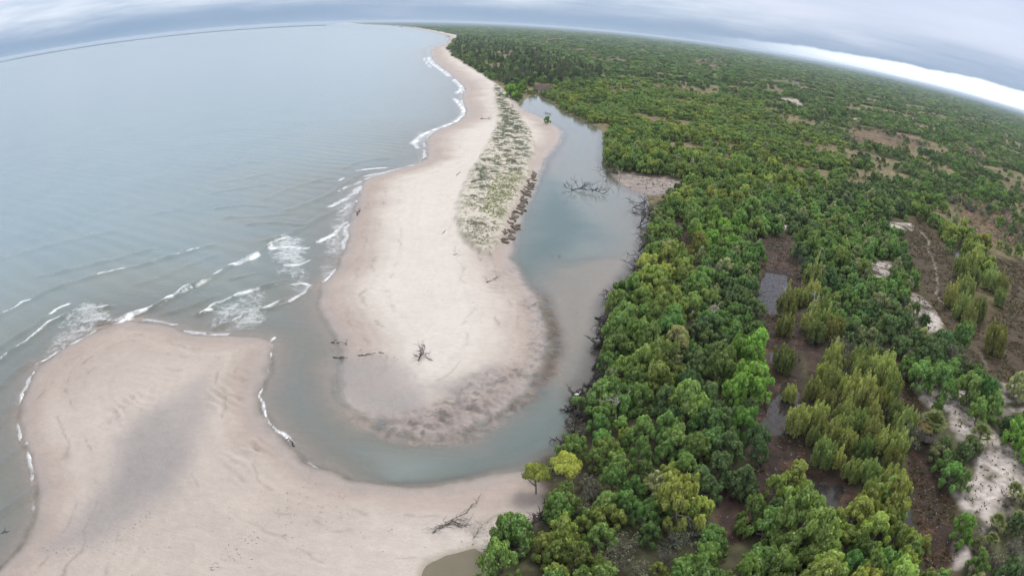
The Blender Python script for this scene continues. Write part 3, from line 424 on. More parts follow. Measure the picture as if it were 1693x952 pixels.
m_ground, t = mat('sand and soil')
P = t.pos()
fine = t.noise(P, 9.0, 4, .7); med = t.noise(P, 1.1, 4, .6); drift_n = t.noise(t.mapped(P, (.25, 1.3, 1), .5), 1.6, 4, .6)
base = t.mix(1.0, t.attr('col').outputs['Color'], t.mix(fine, (.70, .70, .70), (1.30, 1.30, 1.30)), 'MULTIPLY')
base = t.mix(1.0, base, t.mix(med, (.88, .88, .88), (1.12, 1.12, 1.12)), 'MULTIPLY')
base = t.mix(1.0, base, t.mix(drift_n, (.93, .925, .92), (1.07, 1.075, 1.08)), 'MULTIPLY')
wet = t.attr('wet').outputs['Fac']
rip = t.noise(t.mapped(P, (.8, 2.6, 1), .6), 1.5, 3, .6, .8)
b = t.add('ShaderNodeBump', {'Strength': .7, 'Distance': .12, 'Height': t.m('ADD', t.m('ADD', fine, t.m('MULTIPLY', med, 1.5)), t.m('MULTIPLY', rip, 1.2))})
pb = t.add('ShaderNodeBsdfPrincipled', {'Base Color': base, 'Roughness': t.lin(wet, 0, 1, .95, .35), 'Specular IOR Level': t.lin(wet, 0, 1, .15, .5), 'Normal': b})
t.l.new(pb.outputs[0], t.out.inputs[0])
ground = mesh_np('ground', np.stack([gx, gy, z], 1), QUADS, m_ground, smooth_shade=True)
cattr(ground.data, 'col', col); fattr(ground.data, 'wet', wetness)
tag(ground, kind='structure')

# ---- water
depth = np.maximum(-z, 0)
wz = np.zeros_like(gx); foam = np.zeros_like(gx)
near = np.hypot(gx, gy) < 900
kx, ky = gx[near], gy[near]
wob_x = kx + (fbm(kx, ky, 3.0, 3, 101) - .5) * 1.6; wob_y = ky + (fbm(kx, ky, 3.0, 3, 107) - .5) * 1.6
wn = np.zeros_like(kx); fn = np.zeros_like(kx)
for line, amp, wid in WAVES:
    L = chaikin(line, 2)
    dd = near_dist(wob_x, wob_y, L, 8.0)
    if amp >= .2: fn = np.maximum(fn, .85 * np.exp(-(dd / .32) ** 2) * smooth(fbm(kx, ky, 4.5, 3, 141), .50, .62))
    wn += 2.5 * amp * np.exp(-(dd / wid) ** 2) * (.45 + 1.1 * fbm(kx, ky, 4.0, 2, 111)) - amp * .6 * np.exp(-(dd / (wid * 2.6)) ** 2)
swell = smooth(-d[near], 3, 14) * (kx < 5) * (1 - smooth(np.hypot(kx, ky), 260, 600))
ph = (kx * .36 + ky * .93)
wn += swell * .05 * np.sin(ph * 1.05 + 6 * fbm(kx, ky, 18.0, 3, 121)) * (.2 + 1.6 * fbm(kx, ky, 12.0, 2, 125))
for line, wid, s in FOAM:
    L = chaikin(line, 2)
    dd = near_dist(wob_x, wob_y, L, 9.0)
    fn = np.maximum(fn, s * np.exp(-(dd / (wid * .95)) ** 2) * np.clip(.05 + 1.75 * fbm(kx, ky, 3.2, 3, 131), 0, 1.1))
shore_x = (kx < -12) & ((ky > 118) | (kx < -47))
fn = np.maximum(fn, shore_x * .72 * np.exp(-((d[near] + .4 + 1.2 * (fbm(kx, ky, 7.0, 2, 145) - .5)) / (.38 * (1 + np.hypot(kx, ky) / 250))) ** 2) * smooth(fbm(kx, ky, 6.0, 3, 143), .40, .58))
for p in LACE:
    fn = np.maximum(fn, .40 * smooth(sdist(wob_x, wob_y, p, 6.0), -2.5, 4.0) * np.clip(.25 + 1.45 * fbm(kx, ky, 3.5, 2, 137), 0, 1.1))
wz[near] = wn * (d[near] < .5); foam[near] = fn
wet_mask = z < .30
inland = (S['pool'] > .05) | ((S['mud'] > .3) & (d > 0)) | (S['pond'] > .02) | ((S['forest'] > .5) & (d > 1.5))
wet_mask &= ~inland
fm = wet_mask[QUADS].any(1) & ~inland[QUADS].any(1)
CREEK = [[-8, 73], [0, 55], [60, 60], [60, 600], [0, 600], [-2, 300], [3, 150], [4, 120], [6, 95], [0, 80]]
cxm = gx[QUADS].mean(1); cym = gy[QUADS].mean(1)
creek_side = inside(cxm, cym, CREEK) & fm

def water_mat(name, bump_k):
    m, t = mat(name)
    P = t.pos()
    dep = t.attr('depth').outputs['Fac']; te = t.attr('teal').outputs['Fac']; fo = t.attr('foam').outputs['Fac']; creek = t.attr('creek').outputs['Fac']
    big = t.noise(P, .05, 3, .5)
    body_sea = t.mix(t.ss(dep, .2, 2.6), (.17, .188, .168), (.166, .232, .258))
    body_sea = t.mix(t.m('MULTIPLY', t.ss(big, .4, .65), .35), body_sea, (.13, .195, .225))
    body_creek = t.mix(te, (.185, .205, .192), (.062, .102, .10))
    body = t.mix(creek, body_sea, body_creek)
    turb = t.m('SUBTRACT', 1.0, t.m('EXPONENT', t.m('MULTIPLY', dep, t.lin(creek, 0, 1, -2.6, -1.7))))
    turb = t.m('MULTIPLY', turb, .97)
    stretch = t.mapped(P, (.55, 1.9, 1), .37)
    h = t.m('ADD', t.m('MULTIPLY', t.noise(stretch, .55, 4, .6, .4), 1.0), t.m('MULTIPLY', t.noise(P, 2.4, 3, .6), .22))
    b = t.add('ShaderNodeBump', {'Strength': t.lin(creek, 0, 1, bump_k, bump_k * .22), 'Distance': .35, 'Height': h})
    diff = t.add('ShaderNodeBsdfDiffuse', {'Color': body, 'Normal': b})
    tr = t.add('ShaderNodeBsdfTransparent', {'Color': (.97, .985, .98)})
    under = t.add('ShaderNodeMixShader', {0: turb, 1: tr, 2: diff})
    gl = t.add('ShaderNodeBsdfGlossy', {'Color': (1, 1, 1), 'Roughness': t.lin(creek, 0, 1, .16, .03), 'Normal': b})
    fr = t.add('ShaderNodeFresnel', {'IOR': 1.33, 'Normal': b})
    surf = t.add('ShaderNodeMixShader', {0: t.m('MINIMUM', fr.outputs[0], .62), 1: under, 2: gl})
    warp = t.add('ShaderNodeVectorMath', {0: P, 1: t.add('ShaderNodeTexNoise', {'Vector': P, 'Scale': .9, 'Detail': 3.0}).outputs['Color']}, operation='ADD').outputs[0]
    def net(scale):
        v = t.add('ShaderNodeTexVoronoi', {'Vector': warp, 'Scale': scale}, feature='DISTANCE_TO_EDGE')
        return v.outputs['Distance']
    patchy = t.noise(P, .8, 4, .65, .5); grain = t.noise(P, 6.0, 3, .7)
    amt = t.m('ADD', fo, t.m('ADD', t.m('MULTIPLY', t.m('SUBTRACT', patchy, .5), 1.1), t.m('MULTIPLY', t.m('SUBTRACT', grain, .5), .45)))
    solid = t.ss(amt, .58, .95)
    thr = t.lin(fo, .1, .7, .015, .16)
    lace = t.m('MAXIMUM', t.m('SUBTRACT', 1.0, t.ss(net(.9), 0.0, thr)), t.m('SUBTRACT', 1.0, t.ss(net(2.3), 0.0, thr)))
    lace = t.m('MULTIPLY', lace, t.ss(amt, .12, .45))
    film = t.m('MULTIPLY', t.ss(amt, .10, .60), .34)
    fmask = t.m('MULTIPLY', t.m('MAXIMUM', t.m('MULTIPLY', solid, .9), t.m('MAXIMUM', film, t.m('MULTIPLY', lace, .5))), t.ss(fo, .04, .2))
    fd = t.add('ShaderNodeBsdfDiffuse', {'Color': (.80, .81, .82)})
    fin = t.add('ShaderNodeMixShader', {0: t.m('MULTIPLY', fmask, .92), 1: surf, 2: fd})
    t.l.new(fin.outputs[0], t.out.inputs[0])
    return m
m_water = water_mat('sea water', .35)
def water_sheet(name, faces, creek):
    used, inv = np.unique(faces, return_inverse=True)
    o = mesh_np(name, np.stack([gx[used], gy[used], wz[used]], 1), inv.reshape(-1, 4), m_water, smooth_shade=True)
    fattr(o.data, 'depth', depth[used]); fattr(o.data, 'foam', foam[used])
    fattr(o.data, 'teal', S['teal'][used]); fattr(o.data, 'creek', smooth(gx[used] - np.clip((gy[used] - 50) * 0 - 8, -50, 50), -6, 8) * (gy[used] < 700) if True else 0)
    return tag(o, kind='structure')
sea = water_sheet('sea', QUADS[fm & ~creek_side], 0)
creek = water_sheet('creek', QUADS[creek_side], 1)

# still pools in the swamp and the muddy pond
m_pool, t = mat('still dark pool water')
P = t.pos()
b = t.add('ShaderNodeBump', {'Strength': .12, 'Distance': .05, 'Height': t.noise(P, 3.0, 3, .6)})
scum = t.ss(t.noise(P, 1.3, 5, .7), .48, .60)
df = t.add('ShaderNodeBsdfDiffuse', {'Color': t.mix(scum, (.022, .022, .024), (.05, .034, .025))})
gl = t.add('ShaderNodeBsdfGlossy', {'Color': (1, 1, 1), 'Roughness': .05, 'Normal': b})
fr = t.add('ShaderNodeFresnel', {'IOR': 1.36, 'Normal': b})
mxs = t.add('ShaderNodeMixShader', {0: t.m('MULTIPLY', fr.outputs[0], t.m('SUBTRACT', 1.0, t.m('MULTIPLY', scum, .7))), 1: df, 2: gl})
t.l.new(mxs.outputs[0], t.out.inputs[0])
m_pond, t = mat('brown pond water')
P = t.pos()
df = t.add('ShaderNodeBsdfDiffuse', {'Color': t.mix(t.noise(P, .8, 3), (.125, .11, .075), (.155, .135, .10))})
gl = t.add('ShaderNodeBsdfGlossy', {'Roughness': .06})
mxs = t.add('ShaderNodeMixShader', {0: t.add('ShaderNodeFresnel', {'IOR': 1.33}), 1: df, 2: gl})
t.l.new(mxs.outputs[0], t.out.inputs[0])
def still_sheet(name, mask, zz, m):
    faces = QUADS[mask[QUADS].any(1)]; used, inv = np.unique(faces, return_inverse=True)
    return tag(mesh_np(name, np.stack([gx[used], gy[used], np.full(len(used), zz)], 1), inv.reshape(-1, 4), m), kind='structure')
for p in POOL: still_sheet('pool_water', sdist(gx, gy, p, 5.0) > -2.4, .66, m_pool)
still_sheet('pond_water', sdist(gx, gy, POND, 6.0) > -3.0, .10, m_pond)

# ------------------------------------------------------------------ vegetation materials
def leaf_mat(name, c_dark, c_light, use_obj_color=True, hue_var=.35):
    m, t = mat(name)
    oi = t.add('ShaderNodeObjectInfo')
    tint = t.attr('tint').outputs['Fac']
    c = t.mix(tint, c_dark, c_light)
    if use_obj_color: c = t.mix(1.0, c, oi.outputs['Color'], 'MULTIPLY')
    rnd = oi.outputs['Random']
    c = t.mix(1.0, c, t.mix(rnd, (1 - .25 * hue_var, 1 - .12 * hue_var, 1 - .1 * hue_var), (1 + .35 * hue_var, 1 + .18 * hue_var, 1.0)), 'MULTIPLY')
    val = t.m('FRACT', t.m('MULTIPLY', rnd, 7.31))
    c = t.mix(1.0, c, t.mix(val, (.70, .70, .70), (1.22, 1.22, 1.22)), 'MULTIPLY')
    d1 = t.add('ShaderNodeBsdfDiffuse', {'Color': c})
    tr = t.add('ShaderNodeBsdfTranslucent', {'Color': t.mix(1.0, c, (1.0, 1.1, .55), 'MULTIPLY')})
    mx = t.add('ShaderNodeMixShader', {0: .33, 1: d1, 2: tr})
    gl = t.add('ShaderNodeBsdfGlossy', {'Roughness': .5, 'Color': (.8, .8, .8)})
    mx2 = t.add('ShaderNodeMixShader', {0: .035, 1: mx, 2: gl})
    t.l.new(mx2.outputs[0], t.out.inputs[0])
    return m
def bark_mat(name, a, b, scale=6.0):
    m, t = mat(name)
    P = t.add('ShaderNodeTexCoord').outputs['Object']
    n = t.noise(t.mapped(P, (1, 1, .25)), scale, 4, .65)
    bm = t.add('ShaderNodeBump', {'Strength': .6, 'Distance': .03, 'Height': n})
    pb = t.add('ShaderNodeBsdfPrincipled', {'Base Color': t.mix(n, a, b), 'Roughness': .9, 'Normal': bm})
    t.l.new(pb.outputs[0], t.out.inputs[0])
    return m
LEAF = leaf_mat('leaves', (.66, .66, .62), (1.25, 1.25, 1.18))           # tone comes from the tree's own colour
BARK = bark_mat('grey bark', (.10, .085, .07), (.24, .215, .185))
BARK_PALE = bark_mat('bleached wood', (.30, .27, .24), (.50, .46, .42))
BARK_DARK = bark_mat('wet dark wood', (.018, .015, .014), (.06, .05, .045))
BARK_GREY = bark_mat('dry grey twigs', (.07, .062, .056), (.17, .155, .14))
TONES_RAW = {'m': (.112, .160, .050), 'y': (.160, .192, .056), 'o': (.150, .170, .068), 'd': (.076, .112, .048), 'g': (.094, .155, .050),
         'b': (.118, .218, .046), 'B': (.13, .225, .046), 'p': (.155, .172, .095), 's': (.11, .115, .08), 'L': (.17, .195, .052)}
TONES = {k: tuple(min(.44, q * 2.1 + .006) for q in v) for k, v in TONES_RAW.items()}
TONE_WORD = {'m': 'olive green', 'y': 'yellow green', 'o': 'upright pale olive', 'd': 'dark green', 'g': 'leafy mid green', 'b': 'bright fresh green',
             'B': 'vivid green', 'p': 'greyish pale green', 's': 'grey twiggy', 'L': 'leaning olive'}

# ------------------------------------------------------------------ tree building blocks (unit trees: crown radius 1, height about 1)
def tube(path, radii, sides=5):
    path = np.asarray(path, float); n = len(path)
    V = []; F = []
    for i in range(n):
        tdir = path[min(i + 1, n - 1)] - path[max(i - 1, 0)]
        tdir = tdir / max(np.linalg.norm(tdir), 1e-6)
        a = np.cross(tdir, [0.31, .12, .94] if abs(tdir[2]) < .9 else [1, 0, 0]); a /= max(np.linalg.norm(a), 1e-6)
        b_ = np.cross(tdir, a)
        for k in range(sides):
            q = 2 * math.pi * k / sides
            V.append(path[i] + radii[i] * (math.cos(q) * a + math.sin(q) * b_))
    for i in range(n - 1):
        for k in range(sides):
            k2 = (k + 1) % sides
            F.append((i * sides + k, i * sides + k2, (i + 1) * sides + k2, (i + 1) * sides + k))
    V.append(path[-1]); e = len(V) - 1
    for k in range(sides): F.append(((n - 1) * sides + k, (n - 1) * sides + (k + 1) % sides, e, e))
    return np.array(V), np.array(F)
def join(parts):
    VS = []; FS = []; o = 0
    for V, F in parts:
        VS.append(V); FS.append(F + o); o += len(V)
    return np.vstack(VS), np.vstack(FS)
def limb_path(a, b, rng, n=5, wob=.12, sag=0.0):
    a = np.array(a, float); b = np.array(b, float); L = np.linalg.norm(b - a)
    P_ = []
    for i in range(n):
        u = i / (n - 1)
        p = a * (1 - u) + b * u
        if 0 < i < n - 1: p = p + rng.normal(0, wob * L * .35, 3)
        p[2] += sag * math.sin(math.pi * u)
        P_.append(p)
    return np.array(P_)
def leaf_cards(centres, radii, per, size, rng, up_bias=.35, squash=1.0, jit=.30, rise=0.0):
    """small folded leaf sprays scattered over the surface of every clump"""
    VS = []; T = []
    for c, r, n in zip(centres, radii, per):
        v = rng.normal(size=(n, 3)); v[:, 2] += up_bias; v /= np.linalg.norm(v, axis=1)[:, None]
        rr = r * (1 - jit * rng.random(n) ** 2 + .10 * rng.normal(size=n))
        p = c + v * rr[:, None] * np.array([1, 1, squash])
        nrm = v + rng.normal(0, .55, (n, 3)); nrm /= np.linalg.norm(nrm, axis=1)[:, None]
        a = np.cross(nrm, rng.normal(size=(n, 3))); a /= np.linalg.norm(a, axis=1)[:, None]
        if rise:
            a = np.array([0, 0, 1.0]) + v * .45 + rng.normal(0, .35, (n, 3)); a /= np.linalg.norm(a, axis=1)[:, None]
        b_ = np.cross(nrm, a); b_ /= np.maximum(np.linalg.norm(b_, axis=1), 1e-3)[:, None]
        s = size * rng.uniform(.6, 1.35, n)[:, None]
        VS.append(np.stack([p - a * s, p - b_ * s * .62 + nrm * s * .18, p + a * s, p + b_ * s * .62 + nrm * s * .18], 1).reshape(-1, 3))
        tint = np.clip(rng.uniform(.15, .85) + rng.normal(0, .16, n) + .18 * v[:, 2], 0, 1)  # random per clump, plus upward leaves tinted lighter: a highlight put into the colour
        T.append(np.repeat(tint, 4))
    V = np.vstack(VS); F = np.arange(len(V)).reshape(-1, 4)
    return V, F, np.concatenate(T)
def crown_clumps(kind, rng):
    cs = []; rs = []
    if kind == 'round':                      # bushy crown of several uneven boughs
        nb = int(rng.integers(6, 10)); a0 = rng.uniform(0, 6.28); lean = rng.normal(0, .08, 2)
        for i in range(nb):
            u = math.sqrt((i + .4) / nb); a = a0 + i * 2.4 + rng.normal(0, .35); rad = .62 * u * rng.uniform(.75, 1.15)
            hb = (.86 - .40 * u ** 2) * rng.uniform(.78, 1.08)
            bc = np.array([rad * math.cos(a) + lean[0], rad * math.sin(a) + lean[1], hb]); br = rng.uniform(.22, .36)
            for k in range(int(rng.integers(5, 9))):
                v = rng.normal(size=3); v[2] = abs(v[2]) * .7 - .15; v /= np.linalg.norm(v)
                cs.append(tuple(bc + v * br * rng.uniform(.5, 1.05) * np.array([1, 1, .75]))); rs.append(rng.uniform(.09, .19))
        for i in range(10):
            a = i * 2 * math.pi / 10 + rng.normal(0, .3); q = rng.uniform(.55, .9)
            cs.append((q * math.cos(a), q * math.sin(a), rng.uniform(.15, .38))); rs.append(rng.uniform(.11, .22))
        sq = .75
    elif kind == 'upright':                  # many ascending plumes
        n = rng.integers(15, 21)
        for i in range(n):
            a = i * 2.4 + rng.normal(0, .3); u = math.sqrt((i + .5) / n); rad = .78 * u
            top = .92 - .30 * u ** 2 + rng.normal(0, .12)
            for k, q in enumerate((1.0, .84, .66, .46, .28)):
                cs.append((rad * math.cos(a) * (.75 + .25 * q), rad * math.sin(a) * (.75 + .25 * q), top * q)); rs.append(rng.uniform(.13, .2) * (.5, .8, 1.0, 1.1, 1.0)[k])
        sq = .95
    elif kind == 'flat':                     # leggy tree, foliage only on top
        n = 14
        for i in range(n):
            a = i * 2.4; u = math.sqrt((i + .5) / n)
            cs.append((.72 * u * math.cos(a), .72 * u * math.sin(a), .86 - .12 * u + rng.normal(0, .04))); rs.append(rng.uniform(.22, .33))
        sq = .36
    elif kind == 'cone':                     # casuarina
        for i in range(26):
            u = (i + .5) / 26; rad = .75 * (1 - u) ** .8; a = i * 2.4
            cs.append((rad * math.cos(a), rad * math.sin(a), .22 + .75 * u)); rs.append(rng.uniform(.18, .32) * (1.15 - u * .6))
        sq = .45
    return np.array(cs), np.array(rs), sq
def proto(kind, seed, total, size, limbs=9, stem=.05):
    rng = np.random.default_rng(seed)
    cs, rs, sq = crown_clumps(kind, rng)
    per = np.maximum(6, (total * rs ** 2 / (rs ** 2).sum())).astype(int)
    V, F, T = leaf_cards(cs, rs, per, size, rng, squash=sq, rise=1.0 if kind == 'upright' else 0.0)
    me_c = mesh_np('crown', V, F, LEAF, link_it=False).data
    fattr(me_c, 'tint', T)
    parts = []
    fork = np.array([rng.normal(0, .05), rng.normal(0, .05), .22 if kind != 'flat' else .45])
    parts.append(tube(limb_path((0, 0, -.05), fork, rng, 4, .1), np.linspace(stem * 1.5, stem, 4), 6))
    pick = rng.permutation(len(cs))[:limbs]
    for k in pick:
        parts.append(tube(limb_path(fork * rng.uniform(.55, 1.0), cs[k], rng, 5, .16), np.linspace(stem * .7, stem * .16, 5), 4))
    V, F = join(parts)
    me_t = mesh_np('trunk', V, F, BARK, link_it=False, smooth_shade=True).data
    return me_c, me_t
def twig_proto(seed, leaves=260):
    """grey half-bare shrub"""
    rng = np.random.default_rng(seed); parts = []; tips = []
    for i in range(16):
        a = i * 2.4; rad = rng.uniform(.35, .95); tip = np.array([rad * math.cos(a), rad * math.sin(a), rng.uniform(.5, 1.0) * (1.1 - rad * .5)])
        p = limb_path((0, 0, 0), tip, rng, 5, .2); parts.append(tube(p, np.linspace(.035, .010, 5), 3))
        for j in range(7):
            s = p[rng.integers(2, 5)]; e = s + rng.normal(0, .2, 3) + np.array([0, 0, .1])
            q = limb_path(s, e, rng, 3, .2); parts.append(tube(q, [.014, .010, .005], 3)); tips.append(e)
            for k in range(3):
                e2 = e + rng.normal(0, .12, 3); parts.append(tube(np.array([e, e2]), [.008, .004], 3)); tips.append(e2)
    V, F = join(parts); me_t = mesh_np('twigs', V, F, BARK_GREY, link_it=False).data
    tips = np.array(tips); k = rng.permutation(len(tips))[:min(len(tips), leaves // 3)]
    V, F, T = leaf_cards(tips[k], np.full(len(k), .10), np.full(len(k), 6), .045, rng)
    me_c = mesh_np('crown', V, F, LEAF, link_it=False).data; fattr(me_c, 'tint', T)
    return me_c, me_t

PROTO = {
    'round': [proto('round', 11 + i, 4600, .058) for i in range(8)],
    'upright': [proto('upright', 31 + i, 4200, .052, 12, .035) for i in range(4)],
    'flat': [proto('flat', 51 + i, 2600, .062, 8, .045) for i in range(2)],
    'twig': [twig_proto(61 + i) for i in range(3)],
}
FORM = {'m': 'round', 'y': 'round', 'o': 'upright', 'd': 'round', 'g': 'round', 'b': 'round', 'B': 'round', 'p': 'round', 's': 'twig', 'L': 'flat'}
ASPECT = {'round': (.85, 1.12), 'upright': (.9, 1.1), 'flat': (1.0, 1.1), 'twig': (.5, .7)}

# ------------------------------------------------------------------ where the trees stand
rng = np.random.default_rng(7)
def zone(x, y):
    """tone letters for arrays of points"""
    ol = np.zeros(x.shape, bool)
    for p in OLIVE: ol |= inside(x, y, p)
    br = np.zeros(x.shape, bool)
    for p in BRIGHT: br |= inside(x, y, p)
    ca = inside(x, y, CASU)
    n = fbm(x, y, 16.0, 3, 201); u = rng.random(x.shape)
    k = np.where(n > .53, 'g', 'd')
    k = np.where(u < .10, 'p', k); k = np.where((u > .10) & (u < .15), 's', k); k = np.where((u > .82) & (n > .45), 'm', k)
    ko = np.where(n > .55, 'y', 'm'); ko = np.where(u < .14, 'g', ko); ko = np.where(u > .96, 's', ko); ko = np.where((u > .90) & (u < .96), 'p', ko)
    k = np.where(ol, ko, k); k = np.where(inside(x, y, STAND_O), np.where(u < .85, 'o', 's'), k); k = np.where(inside(x, y, STAND_Y), np.where(u < .75, 'y', 'm'), k); k = np.where(inside(x, y, NOFILL[0]), np.where(u < .42, 's', np.where(u < .75, 'm', 'y')), k); k = np.where(br, np.where(u < .8, 'b', 'm'), k); k = np.where(ca & (u < .22), 'c', k)
    rd = np.zeros(x.shape, bool)
    for p in RED[:3]: rd |= sdist(x, y, p, 20.) > -6
    return np.where(rd & (u < .6), 's', k)
cand = []
r_ = 38.0
while r_ < 7500:
    s = max(2.75, .0088 * r_)
    na = int(2 * 1.02 * r_ / s)
    a = -1.02 + 2.04 * (np.arange(na) + rng.uniform(-.42, .42, na) + .5) / na
    rr = r_ + rng.uniform(-.45, .45, na) * s
    cand.append(np.stack([rr * np.sin(a), rr * np.cos(a), np.full(na, s)], 1)); r_ += s * .93
cand = np.vstack(cand)
cand = cand[(cand[:, 0] > -900)]
Q = survey(cand[:, 0], cand[:, 1])
rad = np.hypot(cand[:, 0], cand[:, 1])
thin = fbm(cand[:, 0], cand[:, 1], 55.0, 3, 301) - .16 * smooth(rad, 200, 500)
Q2 = survey(cand[:, 0] * 1.055, cand[:, 1] * 1.055)
hide = ((Q2['mud'] > .5) | (Q2['pool'] > .3) | (Q2['sand'] > .5) | (Q2['path'] > .2)) & (rad < 230) & (rng.random(len(cand)) < .85)
ok = (Q['forest'] > .6) & (Q['d'] > .7 + .003 * rad) & ~hide & (Q['mud'] < .25) & (Q['pool'] < .05) & (Q['sand'] < .2) & (Q['path'] < .1) & (Q['pond'] < .05)
ok &= ~(inside(cand[:, 0], cand[:, 1], NOFILL[0]) & (rng.random(len(cand)) < .08))
ok &= rng.random(len(cand)) > Q['red'] * .72
ok &= ~((opening(cand[:, 0], cand[:, 1]) > .3) & (rng.random(len(cand)) < .88))
ok &= ~((rad > 170) & (thin < .30) & (rng.random(len(cand)) < .5))
ok &= np.maximum(sdist(cand[:, 0], cand[:, 1], SPIT, 20.), -99) < -1.0
TR = np.array([[a, b, c] for a, b, c, k in TREES])
near_c = rad < 200
keep = np.ones(len(cand), bool)
for (a, b, c) in TR:
    dd = np.hypot(cand[:, 0] - a, cand[:, 1] - b); keep &= dd > c * .46 + .3
for (a, b, c) in PALMS: keep &= np.hypot(cand[:, 0] - a, cand[:, 1] - b) > c * .6
marsh_d = np.maximum(sdist(cand[:, 0], cand[:, 1], MUD[4], 30.), sdist(cand[:, 0], cand[:, 1], MUD[5], 30.))
keep &= ~((marsh_d > -4) & (rng.random(len(cand)) < .8))
cand = cand[ok & keep]; Qz = Q['z'][ok & keep]; rad = rad[ok & keep]
kinds = zone(cand[:, 0], cand[:, 1])
widths = cand[:, 2] * np.clip(rng.lognormal(.33, .27, len(cand)), .8, 2.5)
low_ = np.isin(kinds, list('dgps')); widths = np.where(low_, widths * .84, widths)
MANG = set('myoL'); BROAD = set('dgbBp')
hand_z = survey(TR[:, 0], TR[:, 1])['z']
items = [(a, b, c, k, float(hz), True) for (a, b, c, k), hz in zip(TREES, hand_z)]
fill = [(float(x), float(y), float(wd), str(k), float(hz), False) for (x, y, s), wd, k, hz in zip(cand, widths, kinds, Qz)]
# 300 of each kind that show largest stand as single trees
def apparent(i): return min(i[2], 7.0) / math.sqrt(i[0] ** 2 + i[1] ** 2 + 2000)
def in_view(i): return abs(math.atan2(i[0], i[1])) < .93
singles = []; rest = []
for grp in (MANG, BROAD, {'s'}):
    h = [i for i in items if i[3] in grp]
    f = sorted([i for i in fill if i[3] in grp and in_view(i)], key=apparent, reverse=True)
    n = (300 if grp != {'s'} else 150) - len(h)
    singles += h + f[:n]; rest += f[n:]
rest += [i for i in fill if i[3] == 'c' or not in_view(i)]

LM = [(9, 73, 'the creek mouth bank'), (16, 106, 'the dark stump in the creek'), (29, 139, 'the creek bend'), (45, 215, 'the pink mudflat'), (42, 155, 'the debris gully'), (55, 122, 'the upper swamp pool'), (40, 76, 'the long swamp pool'), (27, 52, 'the brown clearing'), (39, 56, 'the grey puddle'), (56, 56, 'the dark mud channel'), (71, 58, 'the big sand clearing'), (65, 70, 'the skirted fan palm'), (111, 138, 'the pale winding path'), (93, 141, 'the small sand patch'), (-2, 46, 'the muddy pond'), (33, 112, 'the small bare patch'), (35, 269, 'the creek narrows'), (91, 114, 'the sandy slope by the marsh'), (174, 188, 'the reddish scrub'), (16, 444, 'the creek head'), (133, 189, 'the sandy path start')]   # things one can find, for the labels
def ordinal(n):
    return ['', 'nearest', 'second nearest', 'third nearest', 'fourth nearest', 'fifth nearest', 'sixth nearest', 'seventh nearest', 'eighth nearest', 'ninth nearest', 'tenth nearest',
            'eleventh nearest', 'twelfth nearest', 'thirteenth nearest', 'fourteenth nearest', 'fifteenth nearest', 'sixteenth nearest'][n] if n <= 16 else f'{n}th nearest'
bins = {}
for i in singles:
    lm = min(LM, key=lambda q: (q[0] - i[0]) ** 2 + (q[1] - i[1]) ** 2)
    dist = math.hypot(lm[0] - i[0], lm[1] - i[1])
    bins.setdefault((i[3], lm[2]), []).append((dist, i))
prng = random.Random(5)
def add_tree(i, label, group):
    x, y, wd, k, hz, hand = i
    form = FORM[k]; me_c, me_t = prng.choice(PROTO[form])
    asp = prng.uniform(*ASPECT[form]) * (.82 if (k in 'dgbp' and not hand) else 1.0)
    nm, cat = ('mangrove_tree', 'mangrove tree') if k in MANG else (('dry_shrub', 'shrub') if k == 's' else ('broadleaf_tree', 'tree'))
    e = empty(nm, (x, y, hz - .05), prng.uniform(0, 6.28), (wd * .5, wd * .5, wd * asp))
    e.rotation_euler = (prng.gauss(0, .05), prng.gauss(0, .05), prng.uniform(0, 6.28))
    tag(e, label, cat, group)
    tr = link(bpy.data.objects.new('trunk' if k != 's' else 'twigs', me_t), e)
    cr = link(bpy.data.objects.new('crown', me_c), e)
    c = TONES[k]; v = prng.uniform(.88, 1.12); hshift = prng.gauss(0, .07)
    cr.color = (c[0] * v * (1 + hshift), c[1] * v, c[2] * v, 1)
    return e
for (k, lmn), L in bins.items():
    L.sort(key=lambda q: q[0])
    noun = 'mangrove' if k in MANG else ('shrub' if k == 's' else 'bushy tree')
    for n, (dist, i) in enumerate(L, 1):
        if n <= 20:
            lab = f'{TONE_WORD[k]} {noun}, {ordinal(n)} such to {lmn}'
            grp = 'mangroves' if k in MANG else ('dry shrubs' if k == 's' else 'broadleaf trees')
        else:
            lab = f'{TONE_WORD[k]} {noun} in the thicket further from {lmn}'
            grp = f'{TONE_WORD[k]} {noun} thicket beyond {lmn[4:]}'
        add_tree(i, lab, grp)

